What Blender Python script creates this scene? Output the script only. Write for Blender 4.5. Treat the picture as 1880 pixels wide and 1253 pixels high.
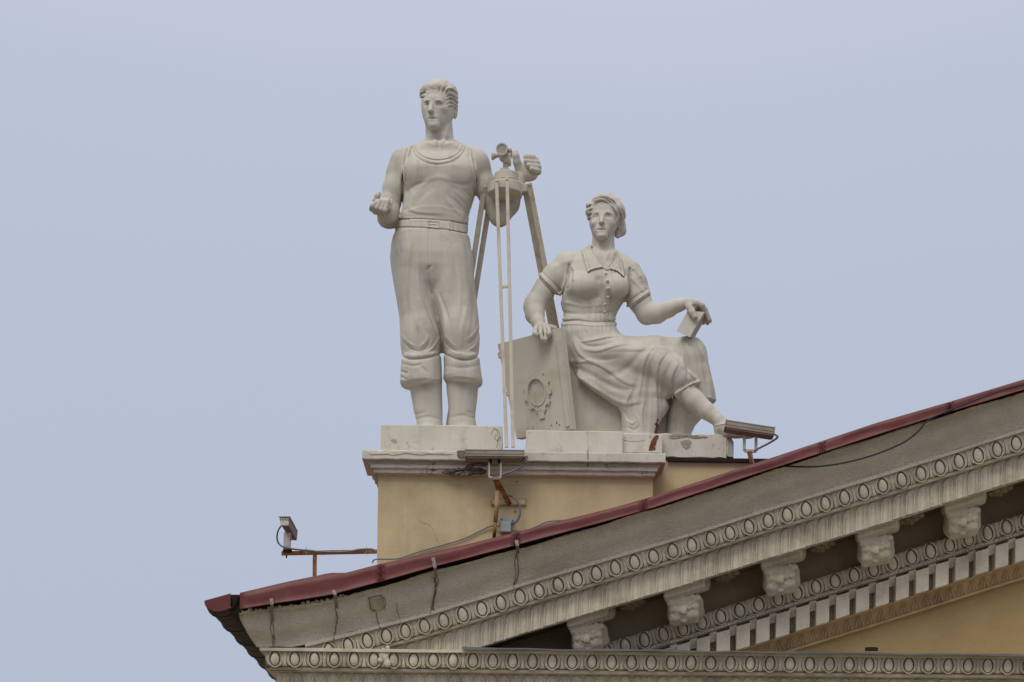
import bpy, math, random
import numpy as np
from mathutils import Matrix, Vector
random.seed(7)
for o in list(bpy.data.objects): bpy.data.objects.remove(o)
S = bpy.context.scene; COL = S.collection
# ------------------------------------------------------------------ camera
F, DIST, HOR, ZC, ROLL = 3700.0, 20.0, 1085.5, 9.0, 0.0125   # focal (px of a 1880 px frame), metres to the cornice front, horizon, eye height, tilt
CR, SR = math.cos(ROLL), math.sin(ROLL)
cam = bpy.data.objects.new('camera', bpy.data.cameras.new('camera')); COL.objects.link(cam)
cam.data.sensor_width = 36; cam.data.lens = F/1880*36; cam.data.shift_y = HOR/1880
cam.data.clip_start = .1; cam.data.clip_end = 3000
cam.matrix_world = Matrix(((CR, -SR, 0, 0), (0, 0, -1, -DIST), (SR, CR, 0, ZC), (0, 0, 0, 1)))
S.camera = cam
# ------------------------------------------------------------------ light
SUN_EL, SUN_AZ = 52, -24           # degrees; azimuth from the viewer's side, negative = left
w = bpy.data.worlds.new('World'); S.world = w; w.use_nodes = True
nt = w.node_tree; nt.nodes.clear()
out = nt.nodes.new('ShaderNodeOutputWorld'); bg = nt.nodes.new('ShaderNodeBackground'); bg2 = nt.nodes.new('ShaderNodeBackground')
sky = nt.nodes.new('ShaderNodeTexSky'); sky.sky_type = 'NISHITA'; sky.sun_disc = False
sky.sun_elevation = math.radians(SUN_EL); sky.sun_rotation = math.radians(180-SUN_AZ)
bg.inputs[1].default_value = 0.05
nt.links.new(sky.outputs[0], bg.inputs[0])
tc = nt.nodes.new('ShaderNodeTexCoord'); sp = nt.nodes.new('ShaderNodeSeparateXYZ'); rp = nt.nodes.new('ShaderNodeValToRGB')
nz = nt.nodes.new('ShaderNodeTexNoise'); nz.inputs['Scale'].default_value = 1.6; nz.inputs['Detail'].default_value = 4
ad = nt.nodes.new('ShaderNodeMath'); ad.operation = 'MULTIPLY_ADD'; ad.inputs[1].default_value = 0.14
nt.links.new(tc.outputs['Generated'], sp.inputs[0]); nt.links.new(tc.outputs['Generated'], nz.inputs['Vector'])
nt.links.new(nz.outputs[0], ad.inputs[0]); nt.links.new(sp.outputs[2], ad.inputs[2]); nt.links.new(ad.outputs[0], rp.inputs[0])
el = rp.color_ramp.elements
el[0].position = 0.0; el[0].color = (.388, .424, .525, 1)
el[1].position = 1.0; el[1].color = (.98, .93, .86, 1)
e = el.new(.18); e.color = (.425, .467, .572, 1)
e = el.new(.48); e.color = (.487, .530, .645, 1)
nt.links.new(rp.outputs[0], bg2.inputs[0]); bg2.inputs[1].default_value = 0.93
ash = nt.nodes.new('ShaderNodeAddShader')
nt.links.new(bg.outputs[0], ash.inputs[0]); nt.links.new(bg2.outputs[0], ash.inputs[1]); nt.links.new(ash.outputs[0], out.inputs[0])
bg.inputs[1].default_value = 0.008       # thick overcast: hardly any blue sky gets through
sun = bpy.data.objects.new('sun', bpy.data.lights.new('sun', 'SUN')); COL.objects.link(sun)
sun.data.energy = 1.4; sun.data.angle = math.radians(32); sun.data.color = (1, .94, .83)
a, ez = math.radians(SUN_AZ), math.radians(SUN_EL)
sdir = Vector((math.sin(a)*math.cos(ez), -math.cos(a)*math.cos(ez), math.sin(ez)))
sun.rotation_euler = sdir.to_track_quat('Z', 'Y').to_euler()
S.view_settings.view_transform = 'Standard'; S.view_settings.look = 'None'; S.view_settings.exposure = 0.12; S.view_settings.gamma = 1
S.view_settings.use_curve_mapping = False
S.render.engine = 'CYCLES'

# ------------------------------------------------------------------ helpers
def V(px, py, Y):
    """measured position in the photograph + depth behind the cornice front (m) -> world point"""
    k = (DIST+Y)/F
    xc = (px-940)*k; yc = (626.5-py+HOR)*k
    return (xc*CR-yc*SR, Y, ZC+xc*SR+yc*CR)
def K(Y=0): return (DIST+Y)/F      # metres per photo pixel at a depth

def mesh(name, vs, fs, mat=None, parent=None, smooth=False, mats=None, mi=None):
    me = bpy.data.meshes.new(name); me.from_pydata([tuple(v) for v in vs], [], fs)
    if mats:
        for m in mats: me.materials.append(m)
        if mi: me.polygons.foreach_set('material_index', mi)
    elif mat: me.materials.append(mat)
    if smooth: me.polygons.foreach_set('use_smooth', [True]*len(me.polygons))
    me.update()
    return link(name, me, parent)
def link(name, me, parent=None):
    o = bpy.data.objects.new(name, me); COL.objects.link(o)
    if parent: o.parent = parent; o.matrix_parent_inverse = parent.matrix_world.inverted()
    return o
def empty(name, label, cat, loc, group=None):
    o = bpy.data.objects.new(name, None); COL.objects.link(o); o.location = loc
    o.empty_display_size = .1
    o.matrix_world = Matrix.Translation(loc)
    o['label'] = label; o['category'] = cat
    if group: o['group'] = group
    return o
def tag(o, label, cat, group=None):
    o['label'] = label; o['category'] = cat
    if group: o['group'] = group
    return o
def bevel(o, w, seg=2):
    m = o.modifiers.new('bevel', 'BEVEL'); m.width = w; m.segments = seg; m.limit_method = 'ANGLE'; return o
def boxv(p0, p1):
    (a, b, c), (d, e, f) = p0, p1
    vs = [(a,b,c),(d,b,c),(d,e,c),(a,e,c),(a,b,f),(d,b,f),(d,e,f),(a,e,f)]
    fs = [(3,2,1,0),(4,5,6,7),(0,1,5,4),(1,2,6,5),(2,3,7,6),(3,0,4,7)]
    return vs, fs
class MB:
    def __init__(s): s.v = []; s.f = []
    def add(s, vs, fs):
        n = len(s.v); s.v += [tuple(v) for v in vs]; s.f += [tuple(i+n for i in f) for f in fs]; return s
    def box(s, p0, p1):
        p0, p1 = [min(a,b) for a,b in zip(p0,p1)], [max(a,b) for a,b in zip(p0,p1)]
        return s.add(*boxv(p0, p1))
    def pxbox(s, x0, y0, x1, y1, Y0, Y1):
        """front rectangle given at depth Y0, straight back to Y1"""
        A = V(x0, y1, Y0); B = V(x1, y0, Y0)
        return s.box((A[0], Y0, A[2]), (B[0], Y1, B[2]))
    def tube(s, pts, r, n=8, cap=True):
        pts = [Vector(p) for p in pts]; rs = r if hasattr(r, '__len__') else [r]*len(pts)
        base = len(s.v); prev = None
        for i, p in enumerate(pts):
            t = (pts[min(i+1, len(pts)-1)]-pts[max(i-1, 0)]).normalized()
            u = t.cross(Vector((0.13, 1, .07))).normalized() if prev is None else (prev-t*prev.dot(t)).normalized()
            prev = u; v = t.cross(u)
            for k in range(n):
                a = 2*math.pi*k/n; s.v.append(tuple(p+rs[i]*(u*math.cos(a)+v*math.sin(a))))
        for i in range(len(pts)-1):
            for k in range(n):
                a = base+i*n+k; b = base+i*n+(k+1) % n
                s.f.append((a, b, b+n, a+n))
        if cap:
            s.f.append(tuple(base+k for k in range(n))[::-1]); s.f.append(tuple(base+(len(pts)-1)*n+k for k in range(n)))
        return s
    def bar(s, a, b, w, d, up=(0, 1, 0)):
        """square bar from a to b, w wide, d along `up`"""
        a, b = Vector(a), Vector(b); t = (b-a).normalized(); u = Vector(up); x = t.cross(u).normalized(); u = x.cross(t).normalized()
        vs = []
        for p in (a, b):
            for sx, su in ((-1,-1),(1,-1),(1,1),(-1,1)): vs.append(p+x*sx*w/2+u*su*d/2)
        return s.add(vs, [(3,2,1,0),(4,5,6,7),(0,1,5,4),(1,2,6,5),(2,3,7,6),(3,0,4,7)])
    def lathe(s, c, axis, prof, n=24, cap=True):
        """prof: (distance along axis, radius)"""
        c = Vector(c); t = Vector(axis).normalized(); u = t.cross(Vector((.3, .2, .9))).normalized(); v = t.cross(u); base = len(s.v)
        for h, r in prof:
            for k in range(n):
                a = 2*math.pi*k/n; s.v.append(tuple(c+t*h+r*(u*math.cos(a)+v*math.sin(a))))
        for i in range(len(prof)-1):
            for k in range(n):
                a = base+i*n+k; b = base+i*n+(k+1) % n; s.f.append((a, b, b+n, a+n))
        if cap:
            s.f.append(tuple(base+k for k in range(n))[::-1]); s.f.append(tuple(base+(len(prof)-1)*n+k for k in range(n)))
        return s
    def build(s, name, mat, parent=None, smooth=False): 
        o = mesh(name, s.v, s.f, mat, parent, smooth)
        return o
def smooth_angle(o, deg=35):
    me = o.data
    me.polygons.foreach_set('use_smooth', [True]*len(me.polygons))
    try: me.set_sharp_from_angle(angle=math.radians(deg))
    except Exception: pass
    return o
def curve_pts(P, n=6):
    """Catmull-Rom through P"""
    P = [np.array(p, float) for p in P]; Q = [2*P[0]-P[1]]+P+[2*P[-1]-P[-2]]; r = []
    for i in range(1, len(Q)-2):
        for k in range(n):
            t = k/n; a, b, c, d = Q[i-1:i+3]
            r.append(.5*((2*b)+(c-a)*t+(2*a-5*b+4*c-d)*t*t+(3*b-a-3*c+d)*t**3))
    r.append(P[-1]); return r
def cable(name, P, rpx, mat, label=None, cat='cable', parent=None, n=6):
    pts = [V(*q) for q in curve_pts(P, 6)]
    o = MB().tube(pts, rpx*K(.5), n).build(name, mat, parent, True)
    if label: tag(o, label, cat)
    return o

# ------------------------------------------------------------------ materials
def material(name, col, rough=.75, var=.12, vscale=3, bump=.3, bscale=60, dirt=None, damt=.5, dscale=1.5, dthr=.55, metal=0, streak=0, fine=.0, spec=.3, bdist=.01, dirt2=None):
    m = bpy.data.materials.new(name); m.use_nodes = True; n = m.node_tree.nodes; L = m.node_tree.links
    p = n['Principled BSDF']; p.inputs['Roughness'].default_value = rough; p.inputs['Metallic'].default_value = metal
    p.inputs['Specular IOR Level'].default_value = spec
    g = n.new('ShaderNodeNewGeometry'); pos = g.outputs['Position']
    def noise(sc, det=5, ro=.6, vec=None):
        t = n.new('ShaderNodeTexNoise'); t.inputs['Scale'].default_value = sc; t.inputs['Detail'].default_value = det; t.inputs['Roughness'].default_value = ro
        L.new(vec or pos, t.inputs['Vector']); return t.outputs[0]
    def ramp(v, a, b):
        r = n.new('ShaderNodeMapRange'); r.inputs[1].default_value = a; r.inputs[2].default_value = b; L.new(v, r.inputs[0]); return r.outputs[0]
    def mixc(f, A, B):
        x = n.new('ShaderNodeMix'); x.data_type = 'RGBA'
        if isinstance(f, float): x.inputs[0].default_value = f
        else: L.new(f, x.inputs[0])
        for s_, c in ((6, A), (7, B)):
            if isinstance(c, tuple): x.inputs[s_].default_value = (*c[:3], 1)
            else: L.new(c, x.inputs[s_])
        return x.outputs[2]
    def mul(v, k):
        x = n.new('ShaderNodeMath'); x.operation = 'MULTIPLY'; L.new(v, x.inputs[0])
        if isinstance(k, (int, float)): x.inputs[1].default_value = k
        else: L.new(k, x.inputs[1])
        return x.outputs[0]
    lo = tuple(c*(1-var) for c in col); hi = tuple(min(.9, c*(1+var)) for c in col)
    c = mixc(ramp(noise(vscale), .3, .7), lo, hi)
    if fine: c = mixc(mul(ramp(noise(62, 4), .45, .75), fine), c, tuple(q*.45 for q in col))
    if dirt:
        c = mixc(mul(ramp(noise(dscale, 8, .68), dthr, dthr+.16), damt), c, dirt)
    if dirt2:
        mp = n.new('ShaderNodeMapping'); L.new(pos, mp.inputs[0]); mp.inputs['Location'].default_value = (7, 3, 5)
        c = mixc(mul(ramp(noise(dirt2[1], 9, .7, mp.outputs[0]), dirt2[2], dirt2[2]+.05), dirt2[3]), c, dirt2[0])
    if streak:
        mp = n.new('ShaderNodeMapping'); L.new(pos, mp.inputs[0]); mp.inputs['Scale'].default_value = (14, 14, 1.1)
        s1 = ramp(noise(1, 6, .6, mp.outputs[0]), .52, .78)
        c = mixc(mul(s1, streak), c, dirt or tuple(q*.4 for q in col))
    L.new(c, p.inputs['Base Color'])
    if bump:
        b = n.new('ShaderNodeBump'); b.inputs['Strength'].default_value = bump; b.inputs['Distance'].default_value = bdist
        L.new(noise(bscale, 6, .65), b.inputs['Height']); L.new(b.outputs[0], p.inputs['Normal'])
    return m
M = {}
M['statue'] = material('white_statue_paint', (.525, .497, .437), .66, .06, 2.2, .25, 45, (.30, .255, .19), .5, 2.6, .53, streak=.38, bdist=.006, dirt2=((.22, .19, .14), 11, .68, .6))
M['statue_seat'] = material('cream_statue_paint', (.495, .46, .39), .65, .06, 2.2, .2, 30, (.33, .27, .19), .45, 2.6, .52, streak=.3)
M['plinth'] = material('white_plinth_paint', (.57, .54, .475), .7, .08, 3, .35, 28, (.30, .25, .19), .5, 3.2, .54, streak=.25, dirt2=((.27, .23, .18), 6, .61, .8))
M['cap'] = material('cap_stone_paint', (.60, .55, .475), .75, .10, 3, .5, 22, (.27, .225, .17), .55, 3.5, .52, streak=.3, dirt2=((.13, .105, .085), 4.5, .62, .85))
M['broken'] = material('broken_plaster', (.22, .185, .16), .95, .35, 9, 1, 16, (.08, .065, .055), .8, 7, .48, bdist=.05)
M['broken2'] = material('old_grey_patch', (.36, .31, .26), .95, .25, 12, .9, 20, (.2, .16, .13), .7, 12, .48, bdist=.02)
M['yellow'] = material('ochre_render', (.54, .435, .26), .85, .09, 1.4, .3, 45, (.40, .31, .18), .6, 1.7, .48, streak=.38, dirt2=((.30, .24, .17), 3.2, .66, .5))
M['yellow_shaded'] = material('ochre_render_shade_toned', (.375, .27, .13), .88, .08, 1.4, .6, 35, (.3, .2, .09), .5, 1.3, .5)  # darker copy of the ochre render, tympanum shade put into the colour
M['stone'] = material('rough_grey_render', (.79, .715, .57), .92, .10, 2.5, 1, 42, (.56, .49, .37), .45, 1.6, .52, streak=.3, fine=.32, bdist=.034)
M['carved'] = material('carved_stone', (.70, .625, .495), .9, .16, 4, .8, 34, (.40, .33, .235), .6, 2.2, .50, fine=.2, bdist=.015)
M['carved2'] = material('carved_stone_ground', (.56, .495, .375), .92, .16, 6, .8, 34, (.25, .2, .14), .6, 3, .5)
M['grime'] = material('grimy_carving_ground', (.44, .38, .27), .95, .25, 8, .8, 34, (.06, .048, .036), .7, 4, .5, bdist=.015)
M['leafband'] = material('brown_leaf_band', (.50, .345, .19), .9, .18, 6, .6, 40, (.13, .09, .055), .5, 3, .5)
M['red'] = material('maroon_sheet_metal', (.125, .026, .026), .5, .12, 2, .12, 14, (.20, .09, .085), .35, 2.5, .5, spec=.35)
M['gutter'] = material('dirty_gutter_metal', (.06, .045, .04), .6, .3, 5, .2, 20, (.14, .10, .08), .6, 6, .5)
M['dark'] = material('dark_shade_and_fittings', (.018, .015, .013), .95, .2, 5, .3, 30)  # near-black: painted shade in gaps, also bolts, holes and coping
M['metal'] = material('dull_bracket_metal', (.22, .185, .165), .5, .2, 10, .1, 40, (.17, .08, .04), .5, 14, .55, metal=.3)
M['tin'] = material('grey_flashing_metal', (.16, .155, .15), .5, .2, 3, .1, 20, metal=.4)
M['rust'] = material('rusty_steel', (.30, .125, .03), .85, .35, 22, .5, 70, (.09, .03, .015), .85, 12, .46, dirt2=((.42, .33, .2), 17, .6, .8))
M['rustp'] = material('peeling_paint_steel', (.44, .30, .18), .75, .15, 22, .3, 70, (.27, .085, .02), .9, 14, .5)
M['lamp'] = material('grey_floodlight_housing', (.30, .262, .215), .6, .08, 10, .1, 60, (.12, .1, .08), .4, 9, .5)
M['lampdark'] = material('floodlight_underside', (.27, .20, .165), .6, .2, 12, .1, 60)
M['bracket'] = material('pale_bracket_paint', (.46, .42, .37), .6, .1, 12, .1, 60, (.2, .11, .06), .5, 16, .56)
M['conduit'] = material('grey_blue_conduit', (.17, .19, .21), .5, .12, 14, .1, 90)
M['cable'] = material('black_cable', (.022, .022, .024), .55, .2, 10, 0)
M['cctv'] = material('white_camera_housing', (.52, .50, .46), .5, .06, 12, .1, 60, (.2, .15, .11), .5, 20, .55)
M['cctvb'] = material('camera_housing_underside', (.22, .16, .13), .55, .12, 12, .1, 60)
M['box'] = material('galvanised_box', (.30, .31, .33), .5, .08, 12, .05, 60)
M['glass'] = material('lens_glass', (.33, .34, .33), .15, .02, 3, 0, spec=.6)
M['tripod'] = material('painted_tripod_steel', (.53, .485, .41), .6, .06, 6, .1, 60, (.30, .19, .10), .55, 7, .53, streak=.25)
M['leg'] = material('weathered_tripod_leg', (.52, .465, .375), .7, .12, 9, .2, 60, (.27, .16, .08), .55, 10, .54)
M['frieze'] = material('shade_toned_frieze', (.30, .25, .165), .95, .15, 3, .6, 34, (.2, .15, .1), .5, 2, .5)  # shade under the cornice is painted into this tone; the lip shares it
M['rosette'] = material('shade_toned_rosette', (.27, .21, .14), .95, .2, 5, .6, 30)  # darkened for the shadow the rosettes hang in
M['soffit'] = material('shade_toned_soffit', (.20, .135, .085), .95, .2, 3, .5, 30)  # deep soffit shadow painted in as a dark brown base
M['ruststain'] = material('rust_stain', (.17, .055, .018), .85, .45, 14, .4, 50, (.05, .018, .01), .8, 16, .5)
M['crack'] = material('crack_shadow', (.14, .115, .09), .95, .1, 5, 0)
M['groove'] = material('black_grime', (.115, .092, .064), .95, .2, 5, 0)
M['pave'] = material('grey_paving', (.19, .165, .125), .9, .15, .5, .3, 8)
M['glasswin'] = material('window_glass', (.05, .06, .07), .1, .1, 1, 0, spec=.8)

# ------------------------------------------------------------------ implicit-surface sculpting
class Sculpt:
    def __init__(s, x0, x1, y0, y1, Y0, d0, d1, h):
        s.Y0 = Y0; s.k = K(Y0); s.h = h
        c = np.array([V(x, y, Y0+d*s.k) for x in (x0, x1) for y in (y0, y1) for d in (d0, d1)])
        lo, hi = c.min(0), c.max(0); s.lo = lo
        s.ax = [np.arange(lo[i], hi[i], h).astype(np.float32) for i in range(3)]
        s.D = np.full([len(a) for a in s.ax], 10, np.float32); s.O = np.zeros(s.D.shape, np.int8); s.d0, s.d1 = d0, d1
        s.own = 0
    def W(s, x, y, d=0): return np.array(V(x, y, s.Y0+d*s.k))
    def sl(s, lo, hi):
        r = []
        for i in range(3):
            a = int(np.floor((lo[i]-s.lo[i])/s.h)); b = int(np.ceil((hi[i]-s.lo[i])/s.h))+1
            r.append(slice(max(a, 0), max(min(b, len(s.ax[i])), 0)))
        g = (s.ax[0][r[0]][:, None, None], s.ax[1][r[1]][None, :, None], s.ax[2][r[2]][None, None, :])
        return tuple(r), g
    def put(s, lo, hi, f, k, own=None, sub=False):
        k = k*s.k; m = k+4*s.h
        r, g = s.sl(np.array(lo)-m, np.array(hi)+m); a = s.D[r]
        if a.size == 0: return
        b = f(*g).astype(np.float32)
        if sub:
            b = -b; h = np.clip(.5-.5*(a-b)/k, 0, 1); s.D[r] = a+(b-a)*h+k*h*(1-h)
            if own is not None: s.O[r] = np.where(b > a, own, s.O[r])
        else:
            o = s.own if own is None else own
            h = np.clip(.5+.5*(a-b)/k, 0, 1); s.O[r] = np.where(b < a, o, s.O[r]); s.D[r] = a+(b-a)*h-k*h*(1-h)
    def ell(s, x, y, d, rx, rz, rd, k=6, own=None, sub=False, rot=0):
        c = s.W(x, y, d); R = np.array([rx, rd, rz])*s.k; m = max(R[0], R[2]); c0, s0 = math.cos(rot), math.sin(rot)
        def f(X, Y, Z):
            X, Y, Z = X-c[0], Y-c[1], Z-c[2]
            if rot: X, Z = X*c0+Z*s0, -X*s0+Z*c0
            a, b, q = X/R[0], Y/R[1], Z/R[2]
            k0 = np.sqrt(a*a+b*b+q*q)+1e-6; k1 = np.sqrt((a/R[0])**2+(b/R[1])**2+(q/R[2])**2)+1e-6
            return k0*(k0-1)/k1
        s.put(c-[m, R[1], m], c+[m, R[1], m], f, k, own, sub)
    def chain(s, P, k=6, own=None, sub=False, sy=1.):
        """P: (x, y, d, r) list, all photo pixels; sy flattens along depth"""
        for p, q in zip(P[:-1], P[1:]):
            A, B = s.W(*p[:3]), s.W(*q[:3]); ra, rb = p[3]*s.k, q[3]*s.k
            ab = (B-A)*[1, 1/sy, 1]; L = max(float(ab@ab), 1e-9)
            def f(X, Y, Z, A=A, ab=ab, L=L, ra=ra, rb=rb):
                X, Y, Z = X-A[0], (Y-A[1])/sy, Z-A[2]
                t = np.clip((X*ab[0]+Y*ab[1]+Z*ab[2])/L, 0, 1)
                return np.sqrt((X-t*ab[0])**2+(Y-t*ab[1])**2+(Z-t*ab[2])**2)-(ra+(rb-ra)*t)
            R = max(ra, rb); s.put(np.minimum(A, B)-R*max(1, sy), np.maximum(A, B)+R*max(1, sy), f, k, own, sub)
    def loft(s, rows, k=6, own=None, n=2., tilt=0., sm=5, sub=False):
        """rows: (y, xl, xr, d, half depth)"""
        Z, CX, WX, CY, WY = [], [], [], [], []
        for (y, xl, xr, d, hd) in rows:
            a, b = s.W(xl, y, d), s.W(xr, y, d)
            Z.append((a[2]+b[2])/2); CX.append((a[0]+b[0])/2); WX.append((b[0]-a[0])/2); CY.append(a[1]); WY.append(hd*s.k)
        o = np.argsort(Z); Z, CX, WX, CY, WY = [np.array(q)[o] for q in (Z, CX, WX, CY, WY)]
        zz = np.linspace(Z[0], Z[-1], 240); T = []
        for q in (CX, WX, CY, WY):
            v = np.interp(zz, Z, q)
            for _ in range(sm*6): v[1:-1] = .25*v[:-2]+.5*v[1:-1]+.25*v[2:]
            T.append(v)
        x0 = CX.mean(); zc, zh = (Z[0]+Z[-1])/2, (Z[-1]-Z[0])/2
        def f(X, Y, Zg):
            ze = Zg+tilt*(X-x0)
            cx, wx, cy, wy = [np.interp(ze, zz, t) for t in T]
            a, b = (X-cx)/wx, (Y-cy)/wy
            if n == 2:
                k0 = np.sqrt(a*a+b*b)+1e-6; dd = k0*(k0-1)/(np.sqrt((a/wx)**2+(b/wy)**2)+1e-6)
            else: dd = ((np.abs(a)**n+np.abs(b)**n)**(1/n)-1)*np.minimum(wx, wy)
            return np.maximum(dd, np.abs(ze-zc)-zh)
        ex = abs(tilt)*WX.max()*1.3
        s.put((min(CX-WX), min(CY-WY), Z[0]-ex), (max(CX+WX), max(CY+WY), Z[-1]+ex), f, k, own, sub)
    def stroke(s, P, amp, w, dmax=None, dmin=None, own=None, taper=True, ownw=.8):
        """raise (+) or carve (-) the surface along a path P [(x, y)...], seen-side only"""
        P = np.array(curve_pts(P, 5)) if len(P) > 2 else np.array(P, float)
        dmax = s.d1 if dmax is None else dmax; dmin = s.d0 if dmin is None else dmin
        m = 2.6*w+1
        xs = (P[:, 0].min()-m, P[:, 0].max()+m); ys = (P[:, 1].min()-m, P[:, 1].max()+m)
        c = np.array([s.W(x, y, d) for x in xs for y in ys for d in (dmin, dmax)])
        r, (X, Y, Z) = s.sl(c.min(0), c.max(0))
        if s.D[r].size == 0: return
        kk = F/(DIST+Y); Zr = Z-ZC
        px = 940+(X*CR+Zr*SR)*kk; py = 626.5+HOR-(-X*SR+Zr*CR)*kk
        best = np.full(px.shape, 1e9, np.float32); N = len(P)-1; amp_t = np.zeros(px.shape, np.float32)
        for i in range(N):
            a, b = P[i], P[i+1]; ab = b-a; L = max(ab@ab, 1e-9)
            t = np.clip(((px-a[0])*ab[0]+(py-a[1])*ab[1])/L, 0, 1)
            q = (px-a[0]-t*ab[0])**2+(py-a[1]-t*ab[1])**2
            u = (i+t)/N; tp = np.sin(np.pi*np.clip(u*.9+.05, 0, 1))**.6 if taper else np.ones_like(u)
            amp_t = np.where(q < best, tp, amp_t); best = np.minimum(best, q)
        g = np.exp(-best/(w*w))*amp_t
        dm = s.Y0+dmax*s.k; g = g*np.clip((dm-Y)/(8*s.k), 0, 1)
        if dmin > s.d0: g = g*np.clip((Y-(s.Y0+dmin*s.k))/(8*s.k), 0, 1)
        a = s.D[r]; near = np.clip(1-(np.abs(a)-.1)/.1, 0, 1)
        s.D[r] = a-amp*s.k*g*near
        if own is not None: s.O[r] = np.where((best < (w*ownw)**2) & (Y < dm) & (a < 3*s.h), own, s.O[r])
    def build(s, names, mats, parent, smoothn=1):
        D = s.D; n = D.shape; c = [slice(0, -1), slice(1, None)]
        inside = D < 0; cnt = np.zeros([q-1 for q in n], np.int8)
        for i in (0, 1):
            for j in (0, 1):
                for k in (0, 1): cnt += inside[c[i], c[j], c[k]]
        mask = (cnt > 0) & (cnt < 8); idx = np.argwhere(mask); ids = np.full(mask.shape, -1, np.int32); ids[mask] = np.arange(len(idx))
        val = {}
        for i in (0, 1):
            for j in (0, 1):
                for k in (0, 1): val[i, j, k] = D[idx[:, 0]+i, idx[:, 1]+j, idx[:, 2]+k]
        acc = np.zeros((len(idx), 3)); num = np.zeros(len(idx))
        for ax_ in range(3):
            for p in (0, 1):
                for q in (0, 1):
                    A = [p, q]; A.insert(ax_, 0); B = list(A); B[ax_] = 1
                    va, vb = val[tuple(A)], val[tuple(B)]; cr = (va < 0) != (vb < 0)
                    t = np.where(cr, va/np.where(cr, va-vb, 1), 0); pt = np.tile(np.array(A, float), (len(idx), 1)); pt[:, ax_] += t
                    acc += pt*cr[:, None]; num += cr
        vs = (idx+acc/num[:, None])*s.h+s.lo
        faces, fo = [], []
        for ax_ in range(3):
            sa = [slice(1, -1)]*3; sa[ax_] = slice(0, -1); sb = [slice(1, -1)]*3; sb[ax_] = slice(1, None)
            A, B = inside[tuple(sa)], inside[tuple(sb)]; e = np.argwhere(A != B)
            off = np.ones(3, int); off[ax_] = 0; g = e+off
            u, v = [(1, 2), (2, 0), (0, 1)][ax_]
            U = np.zeros(3, int); U[u] = 1; W_ = np.zeros(3, int); W_[v] = 1
            get = lambda q: ids[q[:, 0], q[:, 1], q[:, 2]]
            quad = np.stack([get(g-U-W_), get(g-W_), get(g), get(g-U)], 1)
            fl = A[e[:, 0], e[:, 1], e[:, 2]]
            quad = np.where(fl[:, None], quad, quad[:, ::-1])
            st = np.zeros(3, int); st[ax_] = 1
            ins = np.where(fl[:, None], g, g+st); faces.append(quad); fo.append(s.O[ins[:, 0], ins[:, 1], ins[:, 2]])
        faces = np.concatenate(faces); fo = np.concatenate(fo); ok = (faces >= 0).all(1); faces, fo = faces[ok], fo[ok]
        # light relaxation, then shared normals so that parts meet without a seam
        for lam in ([.5, -.52]*smoothn):
            sm = np.zeros_like(vs); ct = np.zeros(len(vs))
            for a_, b_ in ((0, 1), (1, 2), (2, 3), (3, 0)):
                for d_ in range(3):
                    sm[:, d_] += np.bincount(faces[:, a_], vs[faces[:, b_], d_], len(vs))+np.bincount(faces[:, b_], vs[faces[:, a_], d_], len(vs))
                ct += np.bincount(faces[:, a_], None, len(vs))+np.bincount(faces[:, b_], None, len(vs))
            vs = vs+lam*(sm/np.maximum(ct, 1)[:, None]-vs)
        fn = np.cross(vs[faces[:, 2]]-vs[faces[:, 0]], vs[faces[:, 3]]-vs[faces[:, 1]]); nr = np.zeros_like(vs)
        for a_ in range(4):
            for d_ in range(3): nr[:, d_] += np.bincount(faces[:, a_], fn[:, d_], len(vs))
        nr /= np.linalg.norm(nr, axis=1)[:, None]+1e-9
        obs = []
        for i, nm in enumerate(names):
            f = faces[fo == i]
            if len(f) == 0: continue
            us, inv = np.unique(f, return_inverse=True); f = inv.reshape(f.shape)
            me = bpy.data.meshes.new(nm); me.vertices.add(len(us)); me.vertices.foreach_set('co', vs[us].ravel())
            me.loops.add(f.size); me.loops.foreach_set('vertex_index', f.ravel().astype(np.int32))
            me.polygons.add(len(f)); me.polygons.foreach_set('loop_start', np.arange(0, f.size, 4, dtype=np.int32))
            me.polygons.foreach_set('use_smooth', np.ones(len(f), bool)); me.update(calc_edges=True); me.validate()
            if len(me.vertices) == len(us): me.normals_split_custom_set_from_vertices(nr[us])
            me.materials.append(mats[i] if isinstance(mats, (list, tuple)) else mats)
            obs.append(link(nm, me, parent))
        return obs
# ------------------------------------------------------------------ ground
mesh('ground', [(-1500,-1500,0),(1500,-1500,0),(1500,1500,0),(-1500,1500,0)], [(0,1,2,3)], M['pave'])['kind'] = 'structure'
# ------------------------------------------------------------------ measured lines of the raking cornice
SLOPE = .3087
def ext(xs, ys, s):
    xs, ys = list(xs), list(ys); xs.append(2700); ys.append(ys[-1]-s*(2700-xs[-2])); return lambda x: float(np.interp(x, xs, ys))
redbot = ext([440,500,556,609,700,793,870,960,1118,1205,1380,1480,1609,1746,1880], [1119,1109,1101,1092,1068,1042,1022,998,956,931,873,841,799,756,716], .305)
redtop = ext([440,530,590,603,618,636,689,870,1133,1205,1426,1609,1746,1880], [1089,1068,1056,1052,1052.5,1052,1038,997,931,910,838,777,737.5,697], .305)
E = ext([440,500,560,620,676,709,745,781,815,851,886,921,954,1060,1166,1271,1376,1481,1587,1691,1796,1870], [1235,1220,1206,1191,1176.5,1168,1159,1149.5,1139.6,1128.5,1118,1107,1096,1063.8,1032.3,1001.2,967.5,935.2,902.8,870,836.4,813.6], SLOPE)
HT = lambda x: 1188+(x-600)*.0125            # top of the horizontal cornice
HE = lambda x: 1210+(x-540)*.0102            # centre line of its eggs
gap = lambda x: float(np.interp(x, [440,500,900,1150], [5,9,8,3.5]))
XR = 2080
bld = empty('building', 'ochre classical building with carved grey pediment cornice and maroon metal roof edge', 'building', V(1400, 1190, 1.4)[:2]+(0,))
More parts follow.
